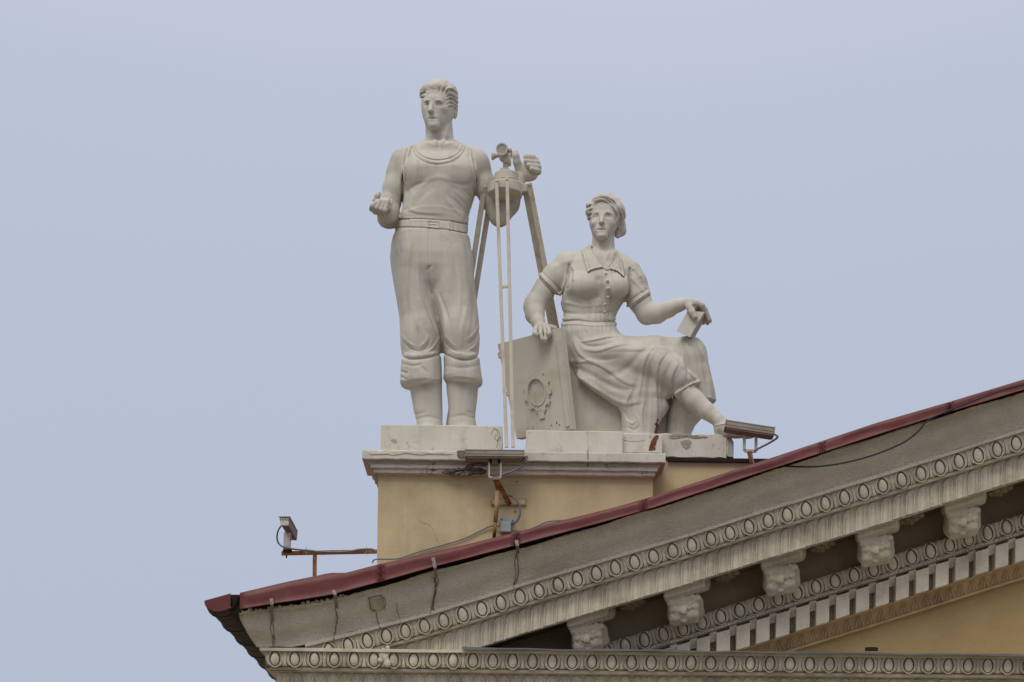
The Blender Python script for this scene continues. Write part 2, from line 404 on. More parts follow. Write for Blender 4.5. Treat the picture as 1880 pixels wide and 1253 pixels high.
def sweep(name, rows, x0, x1, step, mat, parent, smooth=True, wob=0, jit=0):
    """rows: (line fn of x, depth at which it was measured, real depth)"""
    xs = np.linspace(x0, x1, int((x1-x0)/step)+1); vs = []; rs = np.random.RandomState(3)
    for x in xs:
        for i, (fn, Ym, Yr) in enumerate(rows):
            p = V(x, fn(x), Ym)
            if wob: p = (p[0], p[1], p[2]+wob*K()*(math.sin(x*.045+i*.4)*.5+math.sin(x*.013+i)+rs.uniform(-1, 1)*.5))
            vs.append((p[0], Yr+(jit*math.sin(x*.03+i*1.3) if jit else 0), p[2]))
    n = len(rows); fs = [(i*n+j, (i+1)*n+j, (i+1)*n+j+1, i*n+j+1)[::-1] for i in range(len(xs)-1) for j in range(n-1)]
    return mesh(name, vs, fs, mat, parent, smooth)
# --- body, tympanum, roof
body = MB().box(V(520, 1300, 1.6)[:1]+(1.6, 0), (V(XR, 1200, 1.6)[0], 9, V(700, 1262, 1.6)[2])).build('wall', M['yellow'], bld)
sweep('tympanum_wall', [(lambda x: E(x)+251, 1.28, 1.28), (lambda x: 1330, 1.28, 1.28)], 1240, XR, 12, M['yellow_shaded'], bld, False)
sweep('roof', [(lambda x: redtop(x)+1, -.02, 0.0), (lambda x: redtop(x)+1, -.02, .05), (lambda x: redtop(x)+2, -.02, 9)], 440, XR, 12, M['red'], bld, False)
# --- raking cornice
cyT = lambda x: redbot(x)+gap(x)
cyB = lambda x: max(min(E(x)-23, HT(x)+1), cyT(x)+4)
CY = [(0,.0),(.035,-.004),(.07,.012),(.085,.045),(.2,.05),(.33,.065),(.45,.09),(.57,.13),(.68,.18),(.79,.225),(.9,.255),(1,.265)]
CY = [(t, .28-(.28-y*1.05)*.72) for t, y in CY]
def cy_row(t): return lambda x: cyT(x)+(cyB(x)-cyT(x))*t
def cymaY(x, py):
    t = (py-cyT(x))/(cyB(x)-cyT(x)); return float(np.interp(t, [q[0] for q in CY], [q[1] for q in CY]))
rows = [(cy_row(t), y, y) for t, y in CY]
# left end of the rough cyma leans in as it goes down
x_left = lambda py: float(np.interp(py, [1124,1140,1156,1169,1190], [438,441,450,458,474]))
xs = np.concatenate([np.linspace(0, 1, 10)[:-1], np.linspace(0, 1, 260)]); vs = []; rs = np.random.RandomState(5); nx = 270
for i in range(nx):
    for j, (fn, Ym, Yr) in enumerate(rows):
        u = i/(nx-1); x = 440+(XR-440)*u
        xl = x_left(fn(440)); x = xl+(XR-xl)*u
        p = V(x, fn(x), Ym); wv = .9*math.sin(x*.05+j*.7)+.7*math.sin(x*.017+j*.3)+rs.uniform(-.4, .4)
        if j < 4 and x < 640: wv += rs.uniform(-1.6, 1.2)
        vs.append((p[0], Yr+.006*math.sin(x*.021+j)+rs.uniform(-.003, .003), p[2]+wv*K()))
n = len(rows); fs = [(i*n+j, i*n+j+1, (i+1)*n+j+1, (i+1)*n+j) for i in range(nx-1) for j in range(n-1)]
# the same profile turned round the corner and run back along the side eave
for j in range(n): vs.append((vs[j][0], 9, vs[j][2]))
b0 = nx*n; fs += [(j, b0+j, b0+j+1, j+1) for j in range(n-1)]
rake = mesh('raking_cornice', vs, fs, M['stone'], bld, True)
sweep('painted_gap_shade', [(lambda x: redtop(x)+4, .05, .12), (lambda x: cyT(x)+1, .05, .12)], 441, XR, 20, M['dark'], bld)  # near-black strip that paints the shade below the flashing
R_ = lambda o: (lambda x: E(x)+o)
sweep('raking_fillet', [(R_(-24), .28, .29), (R_(-24), .24, .235), (R_(-18), .235, .235), (R_(-17), .235, .30)], 560, XR, 9, M['stone'], bld, False, wob=.35)
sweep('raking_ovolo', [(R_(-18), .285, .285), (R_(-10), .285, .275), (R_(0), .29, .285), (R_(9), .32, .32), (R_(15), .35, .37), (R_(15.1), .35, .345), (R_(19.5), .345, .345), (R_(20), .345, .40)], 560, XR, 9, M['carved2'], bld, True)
sweep('raking_lower_fillet', [(R_(15.5), .335, .36), (R_(15.5), .335, .335), (R_(20), .335, .335), (R_(20.3), .335, .40)], 560, XR, 9, M['carved'], bld, False, wob=.3)
CB = lambda x: E(x)+70
sweep('corona', [(R_(19), .44, .44), (R_(70), .44, .44), (CB, .42, .42), (CB, .42, .50), (lambda x: E(x)+67, .42, .51)], 560, XR, 9, M['carved'], bld, False)
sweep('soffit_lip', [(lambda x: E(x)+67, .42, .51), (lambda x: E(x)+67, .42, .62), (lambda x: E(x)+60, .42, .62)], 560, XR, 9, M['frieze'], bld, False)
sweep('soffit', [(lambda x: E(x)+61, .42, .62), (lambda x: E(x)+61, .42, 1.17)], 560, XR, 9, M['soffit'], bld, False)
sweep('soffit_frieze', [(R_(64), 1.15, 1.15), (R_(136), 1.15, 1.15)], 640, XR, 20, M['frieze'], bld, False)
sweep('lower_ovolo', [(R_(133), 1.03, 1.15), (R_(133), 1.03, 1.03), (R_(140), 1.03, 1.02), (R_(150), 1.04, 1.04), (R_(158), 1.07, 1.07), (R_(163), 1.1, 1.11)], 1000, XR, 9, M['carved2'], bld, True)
sweep('dentil_bed', [(R_(163), 1.06, 1.12), (R_(163), 1.06, 1.06), (R_(165), 1.06, 1.06), (R_(171), 1.09, 1.09), (R_(172), 1.09, 1.22), (R_(224), 1.22, 1.22)], 1100, XR, 9, M['stone'], bld, False)
sweep('dentil_sill', [(R_(219), 1.15, 1.22), (R_(219), 1.15, 1.15), (R_(223), 1.15, 1.15), (R_(224), 1.15, 1.22)], 1100, XR, 9, M['leafband'], bld, False)
sweep('leaf_band', [(R_(223), 1.20, 1.20), (R_(248), 1.25, 1.25), (R_(249), 1.25, 1.22), (R_(252.5), 1.22, 1.22), (R_(253), 1.22, 1.29)], 1100, XR, 9, M['leafband'], bld, False)
# --- horizontal cornice
H_ = lambda o: (lambda x: HE(x)+o)
def lrun(fn): return fn
hc = sweep('horizontal_cornice', [(H_(-20), .2, 1.5), (H_(-20), .2, .2), (H_(-14.5), .2, .2), (H_(-14), .2, .26)], 477, XR, 10, M['carved'], bld, False, wob=.3)
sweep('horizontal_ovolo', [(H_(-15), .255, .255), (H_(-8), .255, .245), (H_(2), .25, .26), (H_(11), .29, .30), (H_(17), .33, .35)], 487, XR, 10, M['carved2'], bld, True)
sweep('horizontal_fillet', [(H_(16), .31, .36), (H_(16), .31, .31), (H_(21), .31, .31), (H_(22), .31, .40)], 496, XR, 10, M['carved'], bld, False, wob=.3)
sweep('horizontal_corona', [(H_(21), .42, .42), (H_(88), .42, .42), (H_(88), .40, .40), (H_(92), .40, .40), (H_(92), .40, 1.6)], 508, XR, 10, M['carved'], bld, False)
# left return of the horizontal cornice, run back along the side
m = MB()
for (x, ya, yb, Y) in ((477, 1189, 1195, .2), (487, 1195, 1227, .26), (496, 1226, 1232, .31), (508, 1231, 1302, .42)):
    A, B = V(x, ya, Y), V(x, yb, Y); k = len(m.v)
    m.v += [A, B, (B[0], 9, B[2]), (A[0], 9, A[2])]; m.f.append((k, k+1, k+2, k+3)[::-1])
    m.v += [B, (B[0]+.3, B[1], B[2]), (B[0]+.3, 9, B[2]), (B[0], 9, B[2])]; m.f.append((k+4, k+5, k+6, k+7))
m.build('side_return', M['stone'], bld)
# metal strip lying on the ledge
o = sweep('ledge_flashing', [(lambda x: HT(x)-2.2+.8*math.sin(x*.02)+.6*math.sin(x*.05), .13, .9), (lambda x: HT(x)-2.2+.8*math.sin(x*.02)+.6*math.sin(x*.05), .13, .13), (lambda x: HT(x)+1.2+.7*math.sin(x*.031), .13, .13)], 848, XR, 12, M['tin'], bld, False)
# ------------------------------------------------------------------ carved repeats
def tube_into(mb, pts, r, n=5): mb.tube(pts, r, n, True)
def egg_mesh():
    u = K(.3); m = MB(); N, R2 = 14, 5
    for j in range(R2+1):
        a = math.pi/2*j/R2
        for i in range(N):
            t = 2*math.pi*i/N; z = math.sin(t)*12.4*math.cos(a); x = math.cos(t)*(7.7-.9*math.sin(t))*math.cos(a)
            m.v.append((x*u, -(math.sin(a)*4.2+.8)*u, z*u))
    for j in range(R2):
        for i in range(N): m.f.append((j*N+i, j*N+(i+1) % N, (j+1)*N+(i+1) % N, (j+1)*N+i))
    m.n0 = len(m.f)
    def arc(rx, rz, a0, a1, y, r, n=15):
        pts = [(math.cos(t)*rx*u, -y*u, (math.sin(t)*rz+.3)*u) for t in np.linspace(math.radians(a0), math.radians(a1), n)]
        m.tube(pts, [r*.5*u]+[r*u]*(n-2)+[r*.5*u], 5)
    arc(11.4, 15.4, 108, 432, 1.0, 1.3, 17)
    arc(14.0, 17.0, 148, 225, .8, 1.1, 7); arc(14.0, 17.0, 315, 392, .8, 1.1, 7)
    m.n1 = len(m.f)
    # the grimy channel round the egg
    k = len(m.v)
    for i in range(20):
        t = 2*math.pi*i/20
        for rx, rz in ((7.0, 11.6), (10.4, 14.6)): m.v.append((math.cos(t)*rx*u, -1.5*u, math.sin(t)*rz*u))
    for i in range(20): a = k+2*i; b = k+2*((i+1) % 20); m.f.append((a, a+1, b+1, b))
    return m
def dart_mesh():
    u = K(.3); m = MB()
    for s in (-1, 1):
        m.tube([(s*a*u, -1.5*u, z*u) for a, z in ((1.7, 14), (1.3, 7), (1.2, 0), (1.5, -7), (2.8, -13))], [.9*u, 1.05*u, 1.1*u, 1.0*u, .8*u], 5)
    m.tube([(0, -2.0*u, 5*u), (0, -2.2*u, -6*u), (0, -1.4*u, -14*u)], [.4*u, 1.3*u, .4*u], 5)
    return m
def first(mb, name, mat, parent):
    o = mb.build(name, mat, parent, True); return smooth_angle(o, 60)
def place(proto_me, name, parent, p, rot, sc=(1, 1, 1)):
    o = link(name, proto_me, parent); o.matrix_world = Matrix.Translation(p) @ rot @ Matrix.Diagonal((*sc, 1)); return o
def me_of(mb, mat, ang=60):
    o = mb.build('prototype', mat, None, True); smooth_angle(o, ang); me = o.data; bpy.data.objects.remove(o); return me
em_ = egg_mesh(); eggM, dartM = me_of(em_, M['carved']), me_of(dart_mesh(), M['carved'])
eggM.materials.append(M['groove'])
for i_ in range(em_.n1, len(em_.f)): eggM.polygons[i_].material_index = 1
eggM.name = 'egg'; dartM.name = 'dart'
def RX(a): return Matrix.Rotation(a, 4, 'X')
def RYr(a): return Matrix.Rotation(a, 4, 'Y')
rr = random.Random(11)
def jit(s=.03): return 1+rr.uniform(-s, s)
def eggs(fn, off, x0, x1, step, Y, parent, tiltx):
    x = x0
    while x < x1:
        sl = (fn(x-15)-fn(x+15))/30
        for nm, me, dx in (('egg', eggM, 0), ('dart', dartM, step/2)):
            xx = x+dx
            p = V(xx, fn(xx)+off, Y); sc = K(Y)/K(.3)
            wear = rr.random() < .12
            place(me, nm, parent, p, RYr(-math.atan(sl)*.85-(ROLL)+rr.uniform(-.035, .035)) @ RX(tiltx+rr.uniform(-.05, .05)), (sc*jit(.05), sc*(rr.uniform(.35, .7) if wear else jit(.12)), sc*jit(.04)))
        x += step
ov = bpy.data.objects['raking_ovolo']; hov = bpy.data.objects['horizontal_ovolo']; lov = bpy.data.objects['lower_ovolo']
eggs(E, 0, 604.5, 1990, 35.03, .285, ov, .2)
eggs(HE, 0, 505, 1990, 36.35, .252, hov, .14)
eggs(E, 148, 1078, 1990, 35.0, 1.03, lov, .2)
# flutes: one cell of the fluted corona as relief
def flute_mesh(w, h, shear, Y):
    u = K(Y); NX, NZ = 15, 17; m = MB()
    zs = np.concatenate([np.linspace(0, -13, 11), np.linspace(-17, -h, NZ-11)])
    for z in zs:
        for i in range(NX):
            x = -w/2+w*i/(NX-1); R = 9.3
            zz = z+1.5+R   # arch centre at z = -1.5-R
            dist = R-abs(x) if zz < 0 else R-math.hypot(x, zz)
            if dist <= 0: hgt = -2.6
            elif dist < 1.2: hgt = -2.6+4.4*dist/1.2
            elif dist < 3: hgt = 1.8
            elif dist < 4.2: hgt = 1.8-3.6*(dist-3)/1.2
            else: hgt = -1.8+ 2.0*math.sin((dist-4.2)/5.1*math.pi/2)
            m.v.append((x*u, -hgt*u, (z+shear*x)*u))
    for j in range(NZ-1):
        for i in range(NX-1): m.f.append((j*NX+i, (j+1)*NX+i, (j+1)*NX+i+1, j*NX+i+1))
    return m
rc, hcor = bpy.data.objects['corona'], bpy.data.objects['horizontal_corona']
fr = me_of(flute_mesh(22.95, 46.5, SLOPE, .42), M['carved'], 50); fr.name = 'flute'
fh = me_of(flute_mesh(22.4, 62, 0, .41), M['carved'], 50); fh.name = 'flute'
x = 640.
while x < 1990:
    p = V(x, E(x)+22, .42); place(fr, 'flute', rc, (p[0], p[1], p[2]), RYr(-ROLL*0), (1, jit(.2), jit(.015))); x += 22.93
x = 522.
while x < 1990:
    p = V(x, HE(x)+23.5, .40); place(fh, 'flute', hcor, p, RYr(ROLL*0), (1, jit(.2), jit(.015))); x += 22.38
# dentils
bed = bpy.data.objects['dentil_bed']
def dentil_me(w, h, Y, dep, sh):
    u = K(Y); m = MB(); x0, x1 = -w/2*u, w/2*u; s = sh*w/2*u
    vs = [(x0,0,-s),(x1,0,s),(x1,dep,s),(x0,dep,-s)]; vs += [(a,b,c-h*u) for a,b,c in vs]
    m.add(vs, [(0,1,2,3),(7,6,5,4),(4,5,1,0),(5,6,2,1),(6,7,3,2),(7,4,0,3)]); return m
dm = me_of(dentil_me(24, 42, 1.0, .24, SLOPE), M['carved'], 30); dm.name = 'dentil'
dm2 = me_of(dentil_me(13, 18, 1.08, .16, SLOPE), M['carved'], 30); dm2.name = 'dentil_spacer'
k = 0; x = 1206.5
while x < 1990:
    p = V(x+12, E(x+12)+176, 1.0); o = place(dm, 'dentil', bed, p, RYr(rr.uniform(-.01, .01)), (jit(.03), 1, jit(.03)))
    p = V(x+30, E(x+30)+172, 1.08); place(dm2, 'dentil_spacer', bed, p, RYr(0))
    x += 36.55
# bead line (too small to pick apart)
m = MB(); x = 1150
while x < 1990:
    for dx, r in ((0, 2.3), (5, 1.7), (7.5, 1.7), (12.5, 2.3)):
        c = V(x+dx, E(x+dx)+167.5, 1.05); u = K(1.05)*r
        m.lathe((c[0]-u*1.3, c[1], c[2]-.3*u), (1, 0, SLOPE), [(0, .2*u), (.6*u, u), (1.9*u, u), (2.6*u, .2*u)], 6)
    x += 17.5
o = m.build('bead_moulding', M['carved'], bed, True); o['kind'] = 'stuff'
# leaf pattern of the brown band: one unit = a small pointed leaf between two blades
lb = bpy.data.objects['leaf_band']
u = K(1.2); m = MB()
for s in (-1, 1):
    m.tube([(s*1.2*u, -1*u, 10*u), (s*4*u, -1.6*u, 1*u), (s*7.6*u, -1*u, -9.5*u)], [.6*u, 1.5*u, .9*u], 5)
m.tube([(0, -1*u, 5*u), (0, -1.8*u, -3*u), (0, -1*u, -9.5*u)], [.4*u, 1.7*u, .6*u], 5)
lm = me_of(m, M['leafband']); lm.name = 'leaf'
x = 1120.
while x < 1990:
    p = V(x, E(x)+236, 1.215); place(lm, 'leaf', lb, p, RYr(-math.atan(SLOPE)*.5) @ RX(.18), (jit(.08), 1, jit(.05))); x += 20.8
# modillions, carved as a leaf-covered scroll under a moulded block
def modillion():
    s = Sculpt(1560, 1655, 935, 1060, .62, -30, 90, .0085); sh = lambda x: -(x-1608)*SLOPE
    x0 = 1608
    for dy, d, r in ((962, -8, 5), (968, -15, 6), (975, -15, 6), (981, -9, 4.5)):      # moulded block
        for i in range(8):
            x = 1578+i*9.4; x2 = min(x+9.4, 1641)
            s.chain([(x, dy+sh(x), d, r), (x2, dy+sh(x2), d, r)], 2); s.chain([(x, dy+sh(x), 30, r+3), (x2, dy+sh(x2), 30, r+3)], 2); s.chain([(x, dy+sh(x), 60, r+3), (x2, dy+sh(x2), 60, r+3)], 2)
    for i in range(13):
        x = 1579+i*5; s.stroke([(x, 976+sh(x)), (x+4.5, 965+sh(x))], -1.3, 1.1, dmax=5)
    q = lambda x: sh(x)*.55
    for x in (1588.5, 1598, 1608, 1618, 1627.5):                     # square leaf-covered scroll
        s.chain([(x, 994+q(x), 2, 7.5), (x, 1006+q(x), 2, 7.5), (x, 1022+q(x), 8, 7.5), (x, 1032+q(x), 16, 7.5)], 4)
        s.chain([(x, 1000+q(x), 30, 14), (x, 1018+q(x), 40, 14), (x, 1020+q(x), 62, 14)], 5)
    s.chain([(1583, 993+q(1583), -3, 6.5), (1634, 993+q(1634), -3, 6.5)], 3)         # roll under the block
    r_ = random.Random(9)
    for row, (dy, rz) in enumerate(((-1, 5), (8, 4.6), (17, 5), (26, 4.6), (35, 5))):
        n_ = 6 if row % 2 else 5
        for i in range(n_):
            dx = -22+44*(i+.5)/n_+r_.uniform(-2, 2); d_ = (-5, -5, -3, 2, 9)[row]
            s.ell(x0+dx, 991+dy+r_.uniform(-2, 2)+q(x0+dx), d_, r_.uniform(3.2, 5.2), rz*r_.uniform(.8, 1.2), r_.uniform(3.5, 5), 1.4, rot=r_.uniform(-.6, .6))
    s.ell(x0, 1011, -5, 7.5, 8.5, 6, 1.2); s.ell(x0, 1030, 8, 6, 6, 7, 1.2)
    for dx in (-25, 25): s.chain([(x0+dx, 994+q(x0+dx), 2, 4), (x0+dx*.97, 1028+q(x0+dx), 14, 4)], 2)
    for i in range(16):
        dx, dy = r_.uniform(-22, 22), r_.uniform(0, 38); s.stroke([(x0+dx, 988+dy+q(x0+dx)), (x0+dx*.9, 995+dy+q(x0+dx))], -1.8, .9, dmax=30)
    s.ell(1608, 1020, 96, 60, 80, 20, 1, sub=True)
    return s
o = modillion().build(['modillion'], M['carved2'], None)[0]; mm = o.data; bpy.data.objects.remove(o)
sof = bpy.data.objects['corona']; c0 = np.array(V(1608, E(1608)+100, .62))
for x in (1078, 1255, 1433, 1608, 1768, 1938):
    c = np.array(V(x, E(x)+100, .62)); mo = place(mm, 'modillion', sof, tuple(c-c0), Matrix.Identity(4))
# rosettes hanging under the soffit
u = K(.8); m = MB()
def blob(mb, c, r, n=8):
    b = len(mb.v)
    for j in range(5):
        a = -math.pi/2+math.pi*(j+.5)/5
        for i in range(n):
            t = 2*math.pi*i/n; mb.v.append((c[0]+r[0]*math.cos(a)*math.cos(t), c[1]+r[1]*math.cos(a)*math.sin(t), c[2]+r[2]*math.sin(a)))
    for j in range(4):
        for i in range(n): mb.f.append((b+j*n+i, b+j*n+(i+1)%n, b+(j+1)*n+(i+1)%n, b+(j+1)*n+i))
    mb.f.append(tuple(b+i for i in range(n))[::-1]); mb.f.append(tuple(b+4*n+i for i in range(n)))
for i in range(8):
    a = 2*math.pi*i/8; blob(m, (17*u*math.cos(a), 26*u*math.sin(a), (SLOPE*17*math.cos(a)-3)*u), (8*u, 10*u, 5*u))
    blob(m, (9*u*math.cos(a+.4), 14*u*math.sin(a+.4), (SLOPE*9*math.cos(a+.4)-7)*u), (6*u, 8*u, 4*u))
blob(m, (0, 0, -10*u), (6*u, 7*u, 5*u))
rm = me_of(m, M['rosette']); rm.name = 'rosette'
for x in (1165, 1342, 1520, 1687, 1853, 2020):
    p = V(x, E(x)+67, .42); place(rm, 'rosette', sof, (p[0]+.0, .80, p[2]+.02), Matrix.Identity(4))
# ------------------------------------------------------------------ maroon flashing sheets
def flashing(x0, x1, i):
    xs = np.linspace(x0+.4, x1-.4, max(4, int((x1-x0)/12))); vs = []; fs = []
    ys = -.055-.004*(i % 2)
    for x in xs:
        t, b = redtop(x), redbot(x); buck = .009*math.sin(x*.05+i)+.007*math.sin(x*.021)+.003*math.sin(x*.17+2*i)
        for (py, Y) in ((t, .0), (t-.3, -.03), (t+1.2, ys), (t+(b-t)*.35, ys+buck-.003), (t+(b-t)*.7, ys+buck*.6), (b-1.5, ys-.005), (b, ys-.012), (b+.2, ys+.012)):
            vs.append(V(x, py, Y))
    n = 8
    for a in range(len(xs)-1):
        for j in range(n-1): fs.append((a*n+j, a*n+j+1, (a+1)*n+j+1, (a+1)*n+j))
    o = mesh('flashing_sheet', vs, fs, M['red'], bld, True)
    md = o.modifiers.new('thick', 'SOLIDIFY'); md.thickness = .006; md.offset = -1
    return o
cuts = [440, 700, 948, 1183, 1510, 1746, XR]
FS = [flashing(a, b, i) for i, (a, b) in enumerate(zip(cuts[:-1], cuts[1:]))]
m = MB()
for x in cuts[1:-1]:
    for dx in (-4, 4):
        for t in (.15, .5, .85):
            y = redtop(x+dx)+(redbot(x+dx)-redtop(x+dx))*t; m.lathe(V(x+dx, y, -.07), (0, 1, 0), [(0, .004), (.004, .006), (.02, .006)], 6)
o = m.build('rivets', M['dark'], bld, False); o['kind'] = 'stuff'
# straps that hold the flashing, with the cracks and rust runs under them
straps = [(498, 1099, 500, 1140), (612, 1084, 618, 1117), (795, 1024, 801, 1063), (948, 992, 951, 1016)]
for x0, y0, x1, y1 in straps:
    m = MB(); P = [V(x0, y0, -.075), V((x0*.4+x1*.6), redbot(x0)+1, -.085), V(x1, y1, .05)]
    for a, b in zip(P[:-1], P[1:]): m.bar(a, b, .034, .006)
    m.lathe((P[0][0], -.09, P[0][2]-.04), (0, 1, 0), [(0, .006), (.015, .008)], 6)
    m.build('flashing_strap', M['metal'], bld)
def crack(name, P, r=.7, mat='crack', parent=None):
    pts = []
    for x, y in curve_pts(P, 5):
        x += rr.uniform(-.8, .8); Y = cymaY(x, min(y, cyB(x))) if y < cyB(x) else .235
        pts.append(V(x, y, Y-.010))
    return MB().tube(pts, [r*K()*rr.uniform(.5, 1.3) for _ in pts], 5).build(name, M[mat], parent or rake)
crack('crack', [(498,1138),(497,1155),(501,1172),(500,1188)], .9)
crack('crack', [(494,1120),(500,1140),(503,1160),(503,1187)], .6)
crack('crack', [(616,1116),(619,1135),(617,1150),(613,1172),(612,1181)], 1.1)
crack('crack', [(797,1060),(800,1080),(797,1100),(795,1116),(796,1122)], 1.6)
crack('crack', [(806,1064),(799,1085),(793,1112),(790,1126)], .9)
crack('crack', [(948,1012),(952,1040),(950,1062),(942,1078)], .9)
crack('crack', [(952,1012),(945,1030),(947,1055),(943,1074)], .7)
crack('crack', [(678,1098),(680,1118),(690,1123),(694,1145),(701,1158)], .8)
crack('crack', [(676,1099),(700,1094),(708,1108),(704,1116)], .7)
crack('crack', [(728,1108),(730,1125),(736,1140)], .5)
# square repair patch in the cyma
P = [V(x, y, cymaY(x, y)-.007) for x, y in ((679,1103),(703,1096),(708,1118),(683,1124))]
PB = [(p[0], p[1]+.05, p[2]) for p in P]
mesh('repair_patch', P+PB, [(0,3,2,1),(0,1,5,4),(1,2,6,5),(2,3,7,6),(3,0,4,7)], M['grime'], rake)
# rough lumps of mortar along the left top edge
m = MB()
for i in range(46):
    x = 443+i*4.3+rr.uniform(-2, 2); y = cyT(x)+rr.uniform(-3.0, 2.5); r = K()*rr.uniform(1.5, 3.6)
    blob(m, V(x, y, .085), (r*1.4, r, r), 6)
m.build('mortar_lumps', M['stone'], rake, True)['kind'] = 'stuff'
# plaster lump interrupting the horizontal eggs
m = MB()
for i in range(16): 
    x = 706+rr.uniform(-8, 9); y = 1207+rr.uniform(-17, 12); r = K()*rr.uniform(4, 8); blob(m, V(x, y, .235), (r, r*.6, r*1.1), 7)
m.build('mortar_patch', M['carved'], hov, True)
# ------------------------------------------------------------------ side eave gutter on the left
cx, cz = 407, 1096; pr = []
for i in range(13):
    a = math.pi*i/12; pr.append((cx-30*math.cos(a), cz+1.5+5.5*math.cos(a)+25*math.sin(a)))
def gut(name, Ya, Yb, mat, extra=0, x1=None):
    vs, fs = [], []
    for Y in (Ya, Yb):
        for (x, y) in pr:
            xx = cx+(x-cx)*(1+extra); yy = cz+(y-cz)*(1+extra); p = V(xx, yy, 0); vs.append((p[0], Y, p[2]))
    n = len(pr)
    for j in range(n-1): fs.append((j, j+1, n+j+1, n+j))
    return vs, fs
vs, fs = gut('g', .0, 9, None); go = mesh('gutter', vs, fs, M['gutter'], bld, True); md = go.modifiers.new('t', 'SOLIDIFY'); md.thickness = .012
vs, fs = gut('g', -.02, .5, None, .02); o = mesh('gutter_end_section', vs, fs, M['red'], go, True)
vs = [V(x, y, 0) for x, y in [(min(q[0], 424), q[1]+1) for q in pr[:10]]+[(424, 1091)]]
vs = [(v[0], -.035, v[2]) for v in vs]; n = len(vs); vs2 = [(v[0], -.02, v[2]) for v in vs]
mesh('gutter_end_cap', vs+vs2, [tuple(range(n))[::-1]]+[(i, (i+1) % n, n+(i+1) % n, n+i) for i in range(n)], M['red'], go)
for i in range(9):
    Y = .25+i*1.0; vs, fs = gut('g', Y, Y+.04, None, .045); o = mesh('gutter_bracket', vs, fs, M['gutter'], go, False); md = o.modifiers.new('t', 'SOLIDIFY'); md.thickness = .02
P = V(423, 1092, .02); Q = V(441, 1124, .02)
MB().box((P[0], .02, Q[2]), (Q[0], 9, P[2])).build('painted_corner_shade', M['dark'], bld)  # black filler standing in for the shade inside the eave corner

# ------------------------------------------------------------------ pedestal
ped = empty('pedestal', 'ochre pedestal with white moulded cap rising behind the roof edge, carrying both statues', 'pedestal', V(940, 1020, .7))
A = V(692, 1060, .7); B = V(1199, 865, .7); ptop = V(692, 866, .7)[2]
za, zb = V(692, redtop(692)+24, .7)[2], V(1199, redtop(1199)+22, .7)[2]
MB().add([(A[0],.7,za),(B[0],.7,zb),(B[0],3.1,zb),(A[0],3.1,za),(A[0],.7,ptop),(B[0],.7,ptop),(B[0],3.1,ptop),(A[0],3.1,ptop)], [(3,2,1,0),(4,5,6,7),(0,1,5,4),(1,2,6,5),(2,3,7,6),(3,0,4,7)]).build('wall', M['yellow'], ped)
capz = []
layers = [(665,1222,826,843,.52),(676,1212,842.5,852.5,.61),(680,1208,852.5,859,.585),(685,1203,859,868,.62),(689,1201,868,871,.665)]
def rough_band(name, xl, xr, yt, yb, Y, mat, parent, amp=.35, back=3.2, step=9, rag=None, flat=True):
    """a moulding course with slightly worn edges"""
    xs = np.linspace(xl, xr, int((xr-xl)/step)+1); vs = []; r = np.random.RandomState(int(xl+yt))
    zt0, zb0 = V(xl, yt, Y)[2], V(xl, yb, Y)[2]
    X0, X1 = V(xl, yt, Y)[0], V(xr, yt, Y)[0]
    for i, x in enumerate(xs):
        X = X0+(X1-X0)*(x-xl)/(xr-xl); g = r.uniform(-amp, amp, 4)*K()
        lo = rag(x) if rag else 0
        z0 = zb0+g[0]+lo*K(); z1 = zt0+g[1]
        vs += [(X, back, z1), (X, Y+abs(g[2])+.004, z1), (X, Y+g[2]*.3, z1-.008), (X, Y+g[3]*.3, z0+.008), (X, Y+abs(g[3])+.004, z0), (X, back, z0)]
    n = 6; fs = [(i*n+j, i*n+j+1, (i+1)*n+j+1, (i+1)*n+j) for i in range(len(xs)-1) for j in range(n-1)]
    L = len(xs)-1; fs += [tuple(range(n))[::-1], tuple(L*n+j for j in range(n))]
    return mesh(name, vs, fs, mat, parent, False)
for i, (xl, xr, yt, yb, Y) in enumerate(layers):
    rough_band('cap_moulding' if i else 'cap_slab', xl, xr, yt-(.6 if i else 0), yb, Y, M['cap'] if i else M['plinth'], ped, .45 if i else .6, 1.28+.04*i)
slabtop = V(940, 826, .52)[2]
# joints of the slab
for x in (1079,):
    MB().tube([V(x, 826, .516), V(x+.5, 843, .516), V(x+.3, 850, .552), V(x, 871, .66)], .004, 4).build('joint', M['crack'], ped)
# torn plaster on the left half of the cap
def ragged(name, poly, Y, mat, parent, th=.02, amp=2.0, seed=1):
    r = np.random.RandomState(seed); P = []
    for (x, y) in curve_pts(poly+[poly[0]], 5)[:-1]: P.append((x+r.uniform(-amp, amp), y+r.uniform(-amp, amp)))
    c = np.mean(P, 0); vs = [V(*c, Y-th*.6)]; n = len(P)
    for f, d in ((.5, th), (.85, th*.8), (1, -.01)):
        for (x, y) in P: vs.append(V(c[0]+(x-c[0])*f, c[1]+(y-c[1])*f, Y-d-(r.uniform(-.3, .5)*th if f < 1 else 0)))
    fs = [(0, 1+i, 1+(i+1) % n) for i in range(n)]
    for k in (0, 1):
        for i in range(n): fs.append((1+k*n+i, 1+(k+1)*n+i, 1+(k+1)*n+(i+1) % n, 1+k*n+(i+1) % n))
    return mesh(name, vs, fs, mat, parent, False)
ragged('broken_plaster', [(806,868),(830,860),(850,857),(866,852),(880,858),(893,862),(890,871),(864,873),(842,874),(822,871)], .615, M['broken'], ped, .04, 1.3, 4)
ragged('broken_plaster', [(862,846),(880,845),(894,848),(892,856),(876,855),(864,852)], .565, M['broken'], ped, .02, 1, 6)
ragged('broken_plaster', [(838,829),(850,827),(864,828),(862,841),(848,843),(840,841)], .517, M['broken'], ped, .003, 1, 9)
